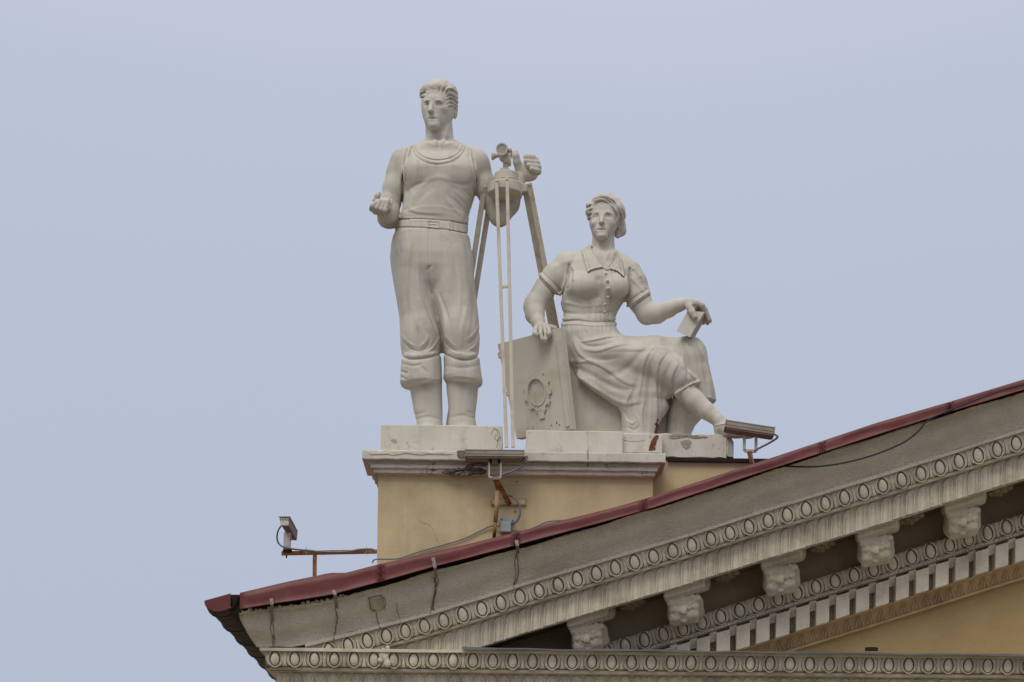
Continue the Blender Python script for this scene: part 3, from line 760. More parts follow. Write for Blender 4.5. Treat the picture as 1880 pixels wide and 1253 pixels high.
ragged('peeling_paint', [(668,828),(720,827),(780,829),(832,831),(837,834),(780,835),(740,832),(720,836),(700,831),(672,835)], .516, M['cap'], ped, .004, 1.2, 12)
# repainted patch and weep marks on the ochre wall
def wallcrack(P, r=.5, Y=.7):
    pts = [V(x+rr.uniform(-.8, .8), y+rr.uniform(-.6, .6), Y+.001) for x, y in curve_pts(P, 6)]
    MB().tube(pts, [r*K()*rr.uniform(.4, 1.2) for _ in pts], 4).build('crack', M['crack'], ped)
wallcrack([(766,954),(776,960),(790,966),(798,980),(801,990),(808,1000)], .55)
wallcrack([(822,877),(826,889),(840,893),(856,889),(872,884)], .35)
wallcrack([(898,935),(890,948),(880,962),(878,975)], .3)
A = V(922, 891, .7); B = V(954, 879, .7); o = MB().box((A[0], .694, A[2]), (B[0], .72, B[2])).build('patch_plate', M['yellow'], ped)
MB().lathe(V(949, 885, .692), (0, 1, 0), [(0, .008), (.01, .008)], 10).build('bolt_hole', M['dark'], ped)
MB().lathe(V(946, 940, .694), (0, 1, 0), [(0, .007), (.01, .007)], 10).build('bolt_hole', M['dark'], ped)
# plinth blocks
def plinth(name, xl, xr, yt, yb, Y, back, mat, lab=None, amp=.4):
    o = rough_band(name, xl, xr, yt, yb, Y, mat, ped, amp, back, 12); 
    if lab: o['label'] = lab
    return o
plinth('plinth_block', 699, 922.5, 779.5, 830, .78, 2.3, M['plinth'])
plinth('plinth_block', 966, 1143, 790, 832, .78, 2.3, M['plinth'])
plinth('plinth_block', 1143, 1216, 796, 832, .86, 2.3, M['plinth'])
pc = plinth('plinth_block', 1200, 1334, 796, 840, .98, 2.3, M['plinth'], 'chipped plinth block with broken right end', 1.2)
# broken lower end
v0 = [V(1333, 797, 1.0), V(1342, 803, 1.02), V(1347, 812, 1.05), V(1347, 840, 1.05), V(1336, 838, .99), V(1331, 826, .985), V(1337, 815, .975)]
vb = [(p[0], 1.9, p[2]) for p in v0]; n = len(v0)
mesh('broken_end', v0+vb, [tuple(range(n))[::-1]]+[(i, (i+1) % n, n+(i+1) % n, n+i) for i in range(n)], M['plinth'], pc)
ragged('broken_plaster', [(1248,809),(1262,807),(1272,810),(1268,820),(1262,827),(1254,824),(1250,817)], .981, M['broken2'], pc, .003, 1.6, 3)
ragged('broken_plaster', [(1223,799),(1240,797),(1262,798),(1285,800),(1302,801),(1300,805),(1280,806),(1262,803),(1240,804),(1226,806)], .981, M['broken2'], pc, .006, 1.3, 5)
def crackp(P, Y, r=.4):
    pts = [V(x+rr.uniform(-.5, .5), y, Y) for x, y in curve_pts(P, 5)]; MB().tube(pts, [r*K()*rr.uniform(.5, 1.2) for _ in pts], 4).build('crack', M['crack'], ped)
crackp([(911,822),(914,812),(908,803),(914,796),(910,788),(904,792),(902,800)], .779); crackp([(905,786),(914,790),(917,800),(913,812)], .779, .3)
crackp([(1079,793),(1080,828)], .779, .3); crackp([(1146,809),(1165,811),(1184,809)], .859, .3)
# dark slot and rust run at the corner of the blocks
ragged('rust_stain', [(1208,797),(1210,800),(1209,805),(1206,810),(1205,815),(1203,821),(1203,828),(1197,829),(1190,829),(1191,822),(1193,816),(1195,810),(1199,804),(1203,799)], .858, M['ruststain'], ped, .003, .7, 8)
# lower wing of the pedestal, right
A = V(1199, 846, 1.0); B = V(1440, 846, 1.0); za, zb = V(1199, redtop(1199)+20, 1.0)[2], V(1440, redtop(1440)+14, 1.0)[2]
MB().add([(A[0],1.0,za),(B[0],1.0,min(zb, A[2]-.02)),(B[0],3,min(zb, A[2]-.02)),(A[0],3,za),(A[0],1.0,A[2]),(B[0],1.0,A[2]),(B[0],3,A[2]),(A[0],3,A[2])], [(3,2,1,0),(4,5,6,7),(0,1,5,4),(1,2,6,5),(2,3,7,6),(3,0,4,7)]).build('wing_wall', M['yellow'], ped)
A = V(1226, 847, .95); B = V(1445, 843, .95)
MB().box((A[0], .95, A[2]+.001), (B[0]+.02, 3.05, B[2])).build('wing_coping', M['dark'], ped)
# ------------------------------------------------------------------ standing man
def face(s, cx, ey, ex, nose, mouth, chin, sc, df, sd=1., sh=0, male=True, far=1.):
    """features on a head already blocked in. ey: eye line, ex: (left, right) eye centres, df: depth of the face front, sh: turn"""
    c = s.own
    # brow and sockets
    for x, dd, wf in zip(ex, sd_pair, (far, 1)):
        s.ell(x, ey+.2*sc, df-2.6*sc+dd, 6.8*sc*wf, 4.9*sc, 4.6*sc, 2.2*sc, sub=True)
        s.ell(x, ey+.6*sc, df+2.4*sc+dd, 4.6*sc*wf, 3.4*sc, 4.6*sc, 1.0*sc)
    for x, dd, q in zip(ex, sd_pair, (-1, 1)):
        sc0 = sc; 
        lf = -4.6*sc if (q < 0 and far < 1) else -6.5*sc
        P = [(x+lf, ey-(3.5 if q < 0 else 6.4)*sc), (x, ey-7.2*sc), (x+6.8*sc, ey-(6.2 if q < 0 else 3.2)*sc)]
        s.stroke(P, (2.4 if male else 1.5)*sc, 1.9*sc, dmax=df+14*sc)
        s.stroke([(x+lf*.8, ey-.2*sc), (x, ey-3.8*sc), (x+5.4*sc, ey-.2*sc)], 1.7*sc, 1.0*sc, dmax=df+14*sc)
        s.stroke([(x+lf*.7, ey+1.8*sc), (x, ey+4.4*sc), (x+4.8*sc, ey+1.8*sc)], .8*sc, .9*sc, dmax=df+14*sc)
        s.stroke([(x-3.6*sc, ey-1.0*sc), (x, ey-2.5*sc), (x+3.8*sc, ey-.8*sc)], -2.2*sc, .85*sc, dmax=df+14*sc)
        s.stroke([(x-.8*sc, ey+.4*sc), (x+.8*sc, ey+.4*sc)], -1.7*sc, 1.2*sc, dmax=df+14*sc, taper=False)
    # nose
    nx, ny = nose
    s.chain([(nx+1.2*sc+sh*.5, ey-4*sc, df+1*sc, 2.6*sc), (nx+.6*sc, (ey+ny)/2, df-5*sc, 3.1*sc), (nx, ny-2.5*sc, df-10.5*sc, 3.9*sc)], 3*sc)
    for q in (-1, 1): s.ell(nx+q*3.3*sc+.6*sc, ny-1.4*sc, df-5*sc, 2.6*sc, 2.3*sc, 4*sc, 2.2*sc)
    for q in (-1, 1): s.ell(nx+q*2.1*sc, ny+1.3*sc, df-7.5*sc, 1.1*sc, 1.1*sc, 2*sc, .6*sc, sub=True)
    # mouth
    mx, my = mouth
    s.ell(mx, my+1*sc, df+3*sc, 11*sc, 8*sc, 5.5*sc, 6*sc)
    s.chain([(mx-8*sc, my+.3*sc, df+1.5*sc, .9*sc), (mx-2*sc, my-1.7*sc, df-1.8*sc, 1.8*sc), (mx+2*sc, my-1.7*sc, df-1.8*sc, 1.8*sc), (mx+8.6*sc, my+.4*sc, df+2*sc, .9*sc)], 1.4*sc)
    s.chain([(mx-6*sc, my+2.4*sc, df+1.5*sc, 1.0*sc), (mx, my+3.2*sc, df-1.6*sc, 2.2*sc), (mx+6.4*sc, my+2.4*sc, df+2*sc, 1.0*sc)], 1.4*sc)
    s.stroke([(mx-9*sc, my+1.5*sc), (mx-4*sc, my+.5*sc), (mx, my+.9*sc), (mx+4*sc, my+.5*sc), (mx+9.6*sc, my+1.7*sc)], -2.9*sc, .9*sc, dmax=df+14*sc)
    s.stroke([(mx-4.5*sc, my+7.6*sc), (mx, my+8.4*sc), (mx+4.5*sc, my+7.6*sc)], -1.5*sc, 1.9*sc, dmax=df+12*sc)
    s.ell(chin[0], chin[1], df+3.5*sc, 9.5*sc, 6.5*sc, 8*sc, 8*sc)
    if male:
        s.stroke([(nx-6*sc, ny-1*sc), (mx-11*sc, my+1*sc), (mx-11*sc, my+7*sc)], -.7*sc, 1.5*sc, dmax=df+14*sc)
        s.stroke([(nx+6.5*sc, ny-1*sc), (mx+12.5*sc, my+1*sc), (mx+12.5*sc, my+7*sc)], -.7*sc, 1.5*sc, dmax=df+14*sc)
rs = np.random.RandomState(21)
s = Sculpt(664, 1002, 140, 812, 1.38, -112, 62, .0066)
B_, H_R, SHT, TRO, BOO, BEL = range(6)
# boots
s.own = BOO
s.loft([(700,752,811.5,2,27),(712,752,811.5,2,27),(735,756,812,3,26),(758,760,812.5,3,23),(772,764,812.5,4,22),(786,766,813,4,23),(812,765,813,2,26)], 3)
s.loft([(700,819.5,879,2,27),(712,819.5,878,2,27),(735,822,876,3,26),(758,824,873,3,23),(772,823,873,4,22),(786,822,876,4,23),(812,821,877,2,26)], 3)
s.chain([(788,797,0,19),(783,800,-30,13),(780,802,-52,9)], 8, sy=1)
s.chain([(850,797,0,19),(857,800,-30,13),(861,802,-52,9)], 8, sy=1)
for P in ([(760,772),(786,766),(811,772)], [(824,768),(850,763),(874,769)], [(764,762),(780,757)], [(856,757),(870,760)]): s.stroke(P, -1.3, 3, dmax=10)
# trousers
s.own = TRO
s.loft([(402,731,857,2,43),(414,730,858,2,44),(432,724,860,3,47),(450,719,862,4,50),(478,718,867,4,51),(500,722,866,4,48),(525,735,855,4,38),(545,752,835,6,26)], 6, n=2.3)
s.loft([(440,724,790,4,40),(470,718,792,3,46),(516,721.5,790,3,46),(551,728,796,2,43),(586,733.5,804,0,40),(614,734.5,811,-2,38),(635,735,811.5,-1,38),(652,738,808,0,38),(664,741,806,0,37)], 7)
s.loft([(440,790,860,4,40),(470,790,866,3,46),(516,786,871.5,3,46),(551,793,875,1,43),(586,802.5,879,-3,41),(614,811,880.5,-5,39),(635,812.5,880.5,-2,38),(650,815,878,-1,38),(664,817,876,0,37)], 7)
s.ell(838,606,-30,20,24,12,20)                                    # forward knee of his left leg
s.ell(768,612,-26,20,24,11,20)
s.chain([(789,505,-12,14),(796,550,-8,13),(803,590,-4,11),(811,625,2,8),(812,646,6,5)], 6)
# turned-up cuffs: full bag over the cuff, then the cuff itself
s.loft([(654,739,808,0,37),(660,737,810,0,39),(680,735.5,811,0,41),(700,734.5,811.5,0,41.5),(706,737,811,0,41),(712,752,806,0,34)], 2, sm=1, tilt=-.09, n=2.2)
s.loft([(654,816,879,0,37),(660,814.5,881,0,39),(680,815,883,0,41),(697,814,886,0,41.5),(703,817,885.5,0,41),(709,826,876,0,34)], 2, sm=1, tilt=.06, n=2.2)
for P, a, w_ in (([(736,655),(755,660),(785,657),(810,650)], -4.0, 2.2), ([(742,649),(762,653),(792,650),(808,644)], 1.2, 3.0), ([(814,650),(840,660),(862,661),(880,654)], -4.0, 2.2), ([(818,643),(842,652),(866,652),(879,646)], 1.2, 3.0),
                 ([(738,668),(760,672),(775,668)], -1.6, 2.2), ([(770,672),(782,682),(786,695)], -1.5, 2.8), ([(737,682),(748,686)], -2.2, 2), ([(736,692),(746,697)], -1.8, 2),
                 ([(820,672),(850,676),(880,671)], -1.2, 3), ([(738,706),(760,708),(790,699),(810,696)], 1.6, 2.2), ([(816,697),(850,700),(884,701)], 1.6, 2.2)):
    s.stroke(P, a, w_, dmax=20)
# seams, creases and folds of the trousers
for P, a, w_ in (([(787,424),(787,450),(788,488)], -1.4, 1.5), ([(786,490),(790,520),(796,552),(804,587),(811,616),(812,650)], -4.2, 2.4),
                 ([(784,496),(792,488)], -2.6, 2.4),
                 ([(739,428),(733,452),(738,470)], -1.2, 3),
                 ([(843,428),(856,455),(860,480)], -1.6, 3.2), ([(826,424),(830,452)], -1.1, 2), ([(753,424),(751,452)], -1.1, 2),
                 ([(770,548),(786,585),(800,622),(806,640)], 2.6, 2.6), ([(778,556),(794,594),(804,618)], -2.2, 2.0), ([(758,560),(768,596),(784,628)], .9, 3.4), ([(764,560),(776,598),(790,622)], -1.1, 2.8), ([(746,560),(746,600),(754,636)], .9, 3.6),
                 ([(786,618),(780,630),(770,638)], 1.3, 2.4), ([(790,624),(783,638),(772,646)], -1.6, 1.8), ([(806,622),(796,638),(782,648)], 2.0, 2.2), ([(741,628),(752,640),(770,646)], -1.5, 2.0), ([(740,618),(750,630),(762,636)], 1.2, 2.2),
                 ([(800,535),(812,572),(818,612),(820,640)], 2.2, 3.2), ([(808,540),(822,580),(828,620)], -2.2, 2.4), ([(822,545),(836,585),(840,625)], .9, 3.4), ([(856,520),(858,560),(850,600),(846,636)], .9, 3.6), ([(850,530),(849,570),(841,606)], -1.0, 3.2), ([(866,540),(868,580),(862,620)], -1.0, 3.0),
                 ([(879,598),(870,614),(858,624)], 1.4, 2.4), ([(880,606),(872,622),(860,632)], -1.8, 1.9), ([(880,620),(872,636),(860,644)], 2.0, 2.0), ([(816,626),(826,640),(840,647)], -1.6, 2.0), ([(818,616),(828,630),(838,638)], 1.2, 2.2), ([(820,636),(836,648),(852,650)], 1.6, 1.8),
                 ([(850,470),(858,520),(866,560)], 1.3, 4), ([(741,470),(735,520),(741,570)], 1.6, 5), ([(758,450),(754,510),(760,560)], -1.5, 4), ([(830,450),(838,510),(842,560)], -1.4, 4), ([(818,450),(822,500),(828,540)], 1.2, 3.4), ([(770,460),(768,510),(772,550)], 1.2, 3.4)):
    s.stroke(P, a, w_, dmax=25)
# torso under the vest
s.own = SHT
s.loft([(262,775,838,8,16),(272,758,852,6,24),(284,745,866,4,33),(300,740,876,1,41),(320,739,877,-2,47),(342,741,875,-1,47),(362,741,871,1,45),(382,738,864,2,43),(398,733,860,2,43),(406,731,858,2,43.5),(411,732,857,2,40)], 6, n=2.3, sm=3)
s.ell(772,316,-27,33,24,20,18); s.ell(843,316,-25,31,24,20,18)
s.ell(794,372,-26,34,30,18,18)
# belt
s.own = BEL
s.loft([(403.5,731,858.5,2,44.4),(414,730.3,859.5,2,45.0)], 1, n=2.3, tilt=.115, sm=1)
# --- skin: neck, shoulders, arms, head
s.own = B_
s.chain([(806,212,4,23.5),(806,236,5,23.5),(807,256,7,26)], 6)
s.chain([(806,263,9,18),(772,278,8,13),(744,290,4,15)], 6); s.chain([(806,263,9,18),(843,278,8,13),(868,290,4,15)], 6)
s.ell(806,272,-20,34,13,14,8)                                     # upper chest in the neckline
s.stroke([(800,268),(784,262),(766,262)], 1.0, 2.6, dmax=0); s.stroke([(812,268),(830,262),(848,262)], 1.0, 2.6, dmax=0)
s.stroke([(805,260),(805,274)], -2.0, 3, dmax=0)
s.stroke([(788,232),(796,252),(802,266)], 1.8, 3, dmax=0); s.stroke([(824,226),(818,250),(809,266)], 2.2, 3.4, dmax=0)
# his right arm (left in view), forearm lifted towards the viewer
s.chain([(741,298,2,20),(732,318,0,21.5),(724,345,0,20),(717,372,0,18.5),(713,396,-2,18)], 7)
s.ell(740,300,-2,24,27,25,8)
s.ell(727,340,-9,15,22,13,8)
s.chain([(715,392,-4,20),(711,394,-30,17.5),(705,388,-58,13.5),(700,380,-74,11.5)], 6)
s.ell(714,402,-8,21,18,17,6)
s.stroke([(740,322),(739,345),(737,372),(734,395)], -4.5, 2.4, dmax=10)
# open hand, palm up
s.ell(695,383,-86,13,10,13,5, rot=-.3)
for i, (bx, by, mx, my, tx, ty) in enumerate(((683,384,684,377,691,369),(689,389,692,381,699,366),(696,392,700,384,706,366.5),(703,392,707,386,711,367),)):
    s.chain([(bx,by,-88,5.4),(mx,my+1,-101,5.0),(tx,ty+4,-101,4.3),(tx+2,ty,-96,3.7)], 1.0)
s.chain([(712,390,-84,4.6),(715,384,-94,4.3),(717,374,-95,3.8),(718,369,-91,3.3)], 1.0)
s.chain([(691,376,-74,6.2),(690,368,-82,5.6),(693,360,-86,5.2),(695,356,-86,4.6)], 2)
# his left arm (right in view): elbow low, fist behind the instrument
s.chain([(868,298,2,21),(878,316,4,22),(890,340,8,20),(900,364,12,18.5),(915,396,16,18)], 7)
s.ell(872,302,-2,27,28,25,8)
s.ell(885,338,-2,17,23,15,8)
s.ell(917,400,16,15,17,16,4)
s.chain([(920,394,18,19),(934,375,20,19),(944,350,22,16),(954,326,24,12.5)], 7)
s.stroke([(877,330),(874,345),(873,358)], -3, 3.5, dmax=10)
s.ell(966,314,26,19,18,14,5, rot=.25)
s.ell(972,320,26,16,13,13,4)
s.chain([(954,312,20,8.5),(949,298,14,7),(947,287,10,6.2),(946,281,10,5.6)], 3)
for (x0, y0, x1, y1) in ((981,293,966,291),(984,299,966,298.5),(986,306.5,970,306),(986,313.5,976,312.5)):
    s.chain([(x0+2,y0+2,22,6.5),(x0,y0,12,5.6),(x1,y1-2,8,4.9)], .9)
s.chain([(979,289,10,5.2),(966,287,8,4.6)], 1)
# straps and neckline cut the vest out of the chest
def vest_zone():
    r, (X, Y, Z) = s.sl(np.array(s.W(724, 345, -112)), np.array(s.W(890, 255, 62)))
    X0 = np.array(s.W(724, 345, -112)); X1 = np.array(s.W(890, 240, 62))
    r, (X, Y, Z) = s.sl(np.minimum(X0, X1), np.maximum(X0, X1)); kk = F/(DIST+Y); Zr = Z-ZC
    px = 940+(X*CR+Zr*SR)*kk; py = 626.5+HOR-(-X*SR+Zr*CR)*kk
    O = s.O[r]; neck = 297-((np.abs(px-807)/44)**2.6)*26   # scoop neckline
    isn = (py < neck) & (np.abs(px-807) < 52)
    arm_l = px < (747-8*np.clip((py-285)/45, 0, 1)+6*np.clip((285-py)/20, 0, 1)); arm_r = px > (868+8*np.clip((py-285)/45, 0, 1)-5*np.clip((285-py)/20, 0, 1))
    back = Y > s.Y0+20*s.k
    z = (O == SHT) & ((isn & ~back) | (arm_l & (py < 330)) | (arm_r & (py < 335)))
    O = np.where(z, B_, O)
    vest = (O == B_) & (py > neck) & (~arm_l) & (~arm_r) & (py > 262) & (py < 330) & (px > 740) & (px < 874)
    s.O[r] = np.where(vest, SHT, O)
vest_zone()
NL = [(761,266),(765,280),(778,291),(795,297),(812,297),(830,292),(844,281),(850,268)]
s.stroke(NL, 1.7, 2.6, dmax=15, taper=False); s.stroke([(x+(x-806)*.03, y-3.0) for x, y in NL], -3.2, 1.1, dmax=15, taper=False); s.stroke([(x+(x-806)*.09, y+5) for x, y in NL], -1.6, 1.0, dmax=15, taper=False)
for P in ([(753,268),(748,285),(744,302),(742,322),(741,334)], [(860,268),(864,285),(868,302),(871,322),(872,334)]):
    s.stroke(P, 1.5, 2.0, dmax=15, taper=False); q = -1 if P[0][0] < 800 else 1
    s.stroke([(x+q*2.6, y) for x, y in P], -2.2, 1.1, dmax=15, taper=False); s.stroke([(x-q*4.5, y) for x, y in P], -1.2, .9, dmax=15, taper=False)
# folds of the vest
for P, a, w_ in (([(800,305),(803,322)], -2.2, 5), ([(752,372),(768,350),(786,332),(806,326),(826,332),(840,342)], 2.2, 4.2), ([(758,382),(776,360),(796,344)], -1.6, 4), ([(748,352),(764,340),(784,334)], -2.8, 3.6),
                 ([(826,334),(848,340),(868,336)], -2.8, 3.6), ([(814,362),(830,378),(846,396),(852,408)], 2.2, 3), ([(822,358),(842,376),(856,392)], -2.2, 3), ([(834,350),(852,366),(864,380)], 2.0, 3),
                 ([(846,345),(860,358),(870,366)], -1.8, 2.6), ([(740,368),(752,382),(768,390),(800,392),(830,396),(852,404)], 1.5, 3.2), ([(738,384),(756,392),(790,397),(830,403)], -1.6, 2.6),
                 ([(744,334),(752,346),(760,362)], 1.4, 3.5), ([(768,305),(786,303)], 1.3, 6), ([(826,303),(848,304)], 1.3, 6), ([(735,398),(765,404),(800,405)], 1.6, 2.6), ([(858,382),(856,398),(850,408)], -2, 2.6), ([(742,350),(741,370)], 2, 4)):
    s.stroke(P, a*.45, w_, dmax=20)
# belt buckle, loops
for P, a, w_ in (([(786,405),(786,418)], 1.8, 1.1), ([(805,406),(805,420)], 1.6, 1.1), ([(786,406),(805,407)], 1.6, 1), ([(786,417),(805,419)], 1.6, 1), ([(787,411.5),(803,412)], 1.3, 1), ([(824,408),(825,423)], 1.5, 1.3), ([(833,410),(834,425)], -1.3, .9), ([(755,404),(755,418)], 1, 1.6),
                 ([(733,403.5),(760,402.5),(796,404),(828,407),(856,412)], -2.2, 1.2), ([(730,418),(758,418),(796,420),(830,424),(859,430)], -2.2, 1.2)): s.stroke(P, a, w_, dmax=20, taper=False)
# head
s.own = B_
s.ell(808,183,4,30,33,37,6); s.ell(802,200,-6,26.5,27,31,8); s.ell(798,222,-20,15,12,14,8)
s.loft([(168,777,837,1,28),(182,775,837,0,30),(194,775,836,0,30),(206,776,834,-2,28),(216,778,831,-4,26),(225,782,826,-6,23),(232,788,818,-9,19),(238,794,808,-12,14)], 4, n=2.1, sm=1)
s.loft([(166,778,826,-6,24),(180,775.5,824,-9,26),(194,774.5,822,-10,27),(206,775.5,819,-11,27),(216,777.5,816,-12,26),(225,780.5,812,-13,24),(232,785,808,-15,21),(238.5,790,803,-17,16)], 5, n=2.15, sm=1)
s.ell(813,202,-24,8,5,8,6)
s.stroke([(777,182),(790,179),(800,179),(818,181)], 1.5, 5, dmax=0)
sd_pair = (5.5, 1.0)
face(s, 800, 191, (783.5,806.5), (790,205.5), (794,217), (796,231), 1.0, -35.5, sh=4, far=.75)
# ear
s.ell(836,208,4,4.4,11,7,2.5, rot=-.12); s.stroke([(834,201),(838,206),(836,214),(833,217)], -1.8, 1.3, dmax=20)
# hair
s.own = H_R
s.ell(808,176,6,32,27,39,2.5); s.ell(805,166,-12,24,13,25,4); s.ell(823,178,2,18,21,35,3); s.ell(785,171,-2,13.5,14,26,3)
for x, y, d, r in ((776,168,-12,5),(783,163,-20,6),(792,160,-27,6.5),(802,159,-30,6.5),(812,159,-30,6.5),(821,162,-25,6.5),(829,168,-16,6.5),(834,177,-8,6),(836,187,-2,5.5),(836,196,2,5),(775,175,-4,4.5)):
    s.ell(x, y, d, r, r*1.15, r, 1.3, rot=(x-804)*.02)
def cutface():
    X0 = np.array(s.W(765, 240, -112)); X1 = np.array(s.W(845, 165, 6))
    r, (X, Y, Z) = s.sl(np.minimum(X0, X1), np.maximum(X0, X1)); kk = F/(DIST+Y); Zr = Z-ZC
    px = 940+(X*CR+Zr*SR)*kk; py = 626.5+HOR-(-X*SR+Zr*CR)*kk
    z = (s.O[r] == H_R) & (py > 171+((px-796)/16)**2*.9) & (px < 826-(py-190)*.05) & (px > 773.5)
    s.O[r] = np.where(z, B_, s.O[r])
cutface()
lock = []
for i in range(8):                                                 # swept-up front locks, uneven
    x = 779+i*6.1+rs.uniform(-1, 1); lean = (x-802)*.35+rs.uniform(-3, 3); y0 = 172+rs.uniform(-2.5, 2); ln = rs.uniform(.8, 1.25)
    wv = rs.uniform(-2.5, 2.5); lock.append(([(x, y0), (x+wv+1.5, y0-6*ln), (x+lean-wv+2.5, y0-11*ln), (x+lean*1.5+6, y0-15*ln)], rs.uniform(2.0, 3.2), 2.3)); lock.append(([(x+3, y0), (x+3+wv, y0-5*ln), (x+3+lean-wv, y0-9*ln)], -rs.uniform(2.6, 4), 1.3))
for i in range(5):
    y0 = 167+i*7.2+rs.uniform(-2, 2); k_ = rs.uniform(-4, 3)
    lock.append(([(817+i*1.0, y0+k_), (825, y0-4), (833, y0-1+k_), (839, y0+5)], rs.uniform(2.4, 3.6), 2.2)); lock.append(([(818+i*1.0, y0+3+k_), (826, y0-1), (834, y0+2+k_), (839, y0+8)], -rs.uniform(3.2, 4.4), 1.2))
for i in range(2):
    y0 = 166+i*8; lock.append(([(780-i*.8, y0+1), (774-i*.2, y0+3), (770, y0+8)], 3, 2.0)); lock.append(([(781-i*.8, y0+4), (774, y0+6.5)], -3.8, 1.1))
for i in range(6):
    x = 788+i*7+rs.uniform(-2, 2); lock.append(([(x, 161), (x+2, 155), (x+7, 150)], -1.8, 1.4))
for P, a, w_ in lock: s.stroke(P, a*.6, w_, dmax=60)
man = empty('man_statue', 'white statue of a standing man in a vest with rolled-up trousers, one palm held open', 'statue', V(806, 804, 1.38))
s.build(['body', 'hair', 'vest', 'trousers', 'boots', 'belt'], M['statue'], man)
# ------------------------------------------------------------------ seated woman
s = Sculpt(955, 1388, 350, 815, 1.38, -112, 80, .0066)
W_B, W_H, W_BL, W_SK, W_SH, W_LG = range(6)
# skirt
s.own = W_SK
s.loft([(590,1032,1130,3,37),(602,1030,1132,2,40),(616,1030,1140,0,44),(632,1033,1150,0,46),(652,1037,1150,0,46),(672,1041,1150,0,44),(690,1052,1150,0,40),(705,1075,1150,0,30)], 7, sm=2)
s.chain([(1080,648,-8,37),(1130,652,-22,34),(1175,661,-34,31),(1212,668,-44,29),(1232,680,-50,27),(1250,695,-54,22)], 9)
s.chain([(1110,650,8,33),(1200,653,2,33),(1262,654,-8,33)], 10)
s.ell(1266,655,-10,31,36,33,8)
s.loft([(640,1230,1293,-8,32),(660,1232,1298,-9,33),(685,1234,1304,-10,31),(705,1236,1309,-10,29),(722,1236,1313,-9,27),(736,1234,1315,-8,26),(748,1230,1303,-4,23),(765,1226,1291,0,21),(782,1224,1276,4,20),(804,1222,1266,6,20)], 5, sm=1)
s.loft([(672,1056,1262,-26,26),(690,1060,1272,-28,24),(700,1066,1279,-30,22),(708,1074,1268,-30,21),(716,1084,1252,-30,20),(724,1096,1240,-30,20),(734,1111,1224,-28,20),(748,1133,1229,-26,20),(760,1140,1222,-26,20),(772,1141,1213,-25,20),(786,1141,1207,-25,20),(806,1141,1203,-24,20)], 6, sm=1)
s.ell(1258,700,-50,22,16,20,6)
sk = [ # (path, amplitude, width)
 ([(1042,684),(1062,694),(1092,714),(1124,734),(1150,742),(1172,738)], 5.0, 5.0), ([(1046,672),(1076,684),(1108,702),(1140,716),(1166,716)], -4.0, 5.5), ([(1050,664),(1084,664),(1112,676),(1146,700),(1166,706)], 3.2, 5.0),
 ([(1040,690),(1052,702),(1084,724),(1112,742)], 2.5, 3.0),
 ([(1112,690),(1136,686),(1160,668),(1180,646),(1200,636)], -3.0, 6.0), ([(1120,640),(1150,640),(1180,640),(1206,636)], 2.0, 6),
 ([(1200,636),(1188,652),(1180,676),(1176,706),(1172,730)], 3.6, 4.0), ([(1210,642),(1198,664),(1192,700),(1190,740),(1188,790)], -5.0, 4.6), ([(1222,648),(1208,670),(1204,710),(1206,750),(1204,790)], 4.2, 4.0),
 ([(1236,660),(1222,690),(1218,720),(1216,745)], -3.6, 4.0), ([(1244,668),(1234,690),(1232,712),(1236,722)], 3.4, 3.4), ([(1176,690),(1164,720),(1160,760),(1166,792)], -3.2, 5), ([(1160,716),(1148,744),(1150,780)], 2.6, 4.0),
 ([(1182,736),(1178,760),(1180,794)], 3.0, 3.6), ([(1240,722),(1226,724),(1220,732),(1224,744)], 1.6, 2.4), ([(1282,701),(1268,706),(1252,716),(1240,722)], 3.2, 2.2), ([(1278,706),(1264,712),(1248,722)], -2.6, 1.6),
 ([(1254,672),(1266,684),(1280,698)], 2.4, 3.5), ([(1288,634),(1298,664),(1306,700),(1312,730)], 1.5, 3.5), ([(1272,640),(1282,670),(1292,700),(1296,716)], -2.2, 4.5), ([(1256,628),(1266,650),(1272,676)], 1.3, 5), ([(1232,624),(1244,640),(1256,660)], -2.2, 5),
 ([(1302,728),(1308,734),(1314,734)], 2.0, 2.0), ([(1236,770),(1250,772),(1272,770)], -1.6, 5), ([(1246,745),(1262,760),(1280,768)], 1.6, 4), ([(1240,752),(1238,775),(1240,798)], -2.2, 4), ([(1256,762),(1256,780),(1252,798)], 1.6, 3.5),
 ([(1044,640),(1056,666),(1074,690)], -2.6, 4.5), ([(1052,626),(1064,650),(1086,664)], 2.8, 4.0), ([(1058,616),(1074,634),(1100,636),(1128,628)], -2.6, 3.2), ([(1066,628),(1090,624),(1118,618),(1138,616)], 2.6, 2.8), ([(1074,642),(1098,644),(1130,634),(1160,630)], 2.4, 4.0), ([(1086,656),(1112,660),(1140,656)], -1.8, 5),
 ([(1142,752),(1150,762),(1156,778)], -2.4, 3), ([(1150,772),(1160,778),(1168,772)], 2.6, 2.6), ([(1152,784),(1164,790),(1174,784)], -2.4, 2.4), ([(1166,762),(1172,770),(1170,780)], 2.0, 2.0), ([(1142,796),(1160,800),(1180,798),(1203,797)], 2.0, 2.2)]
s.chain([(1284,702,-58,3.6),(1264,711,-64,3.8),(1243,723,-60,3.4)], 3)
for P, a, w_ in (([(1254,632),(1262,668),(1262,704),(1268,730)], -3.0, 3.0), ([(1250,640),(1256,676)], 1.8, 3.2), ([(1278,632),(1290,668),(1296,700),(1300,728)], -2.6, 2.4), ([(1270,640),(1278,680),(1286,716)], 2.2, 3.2), ([(1287,636),(1299,672),(1306,706),(1309,728)], 2.0, 2.6)): s.stroke(P, a, w_, dmax=40)
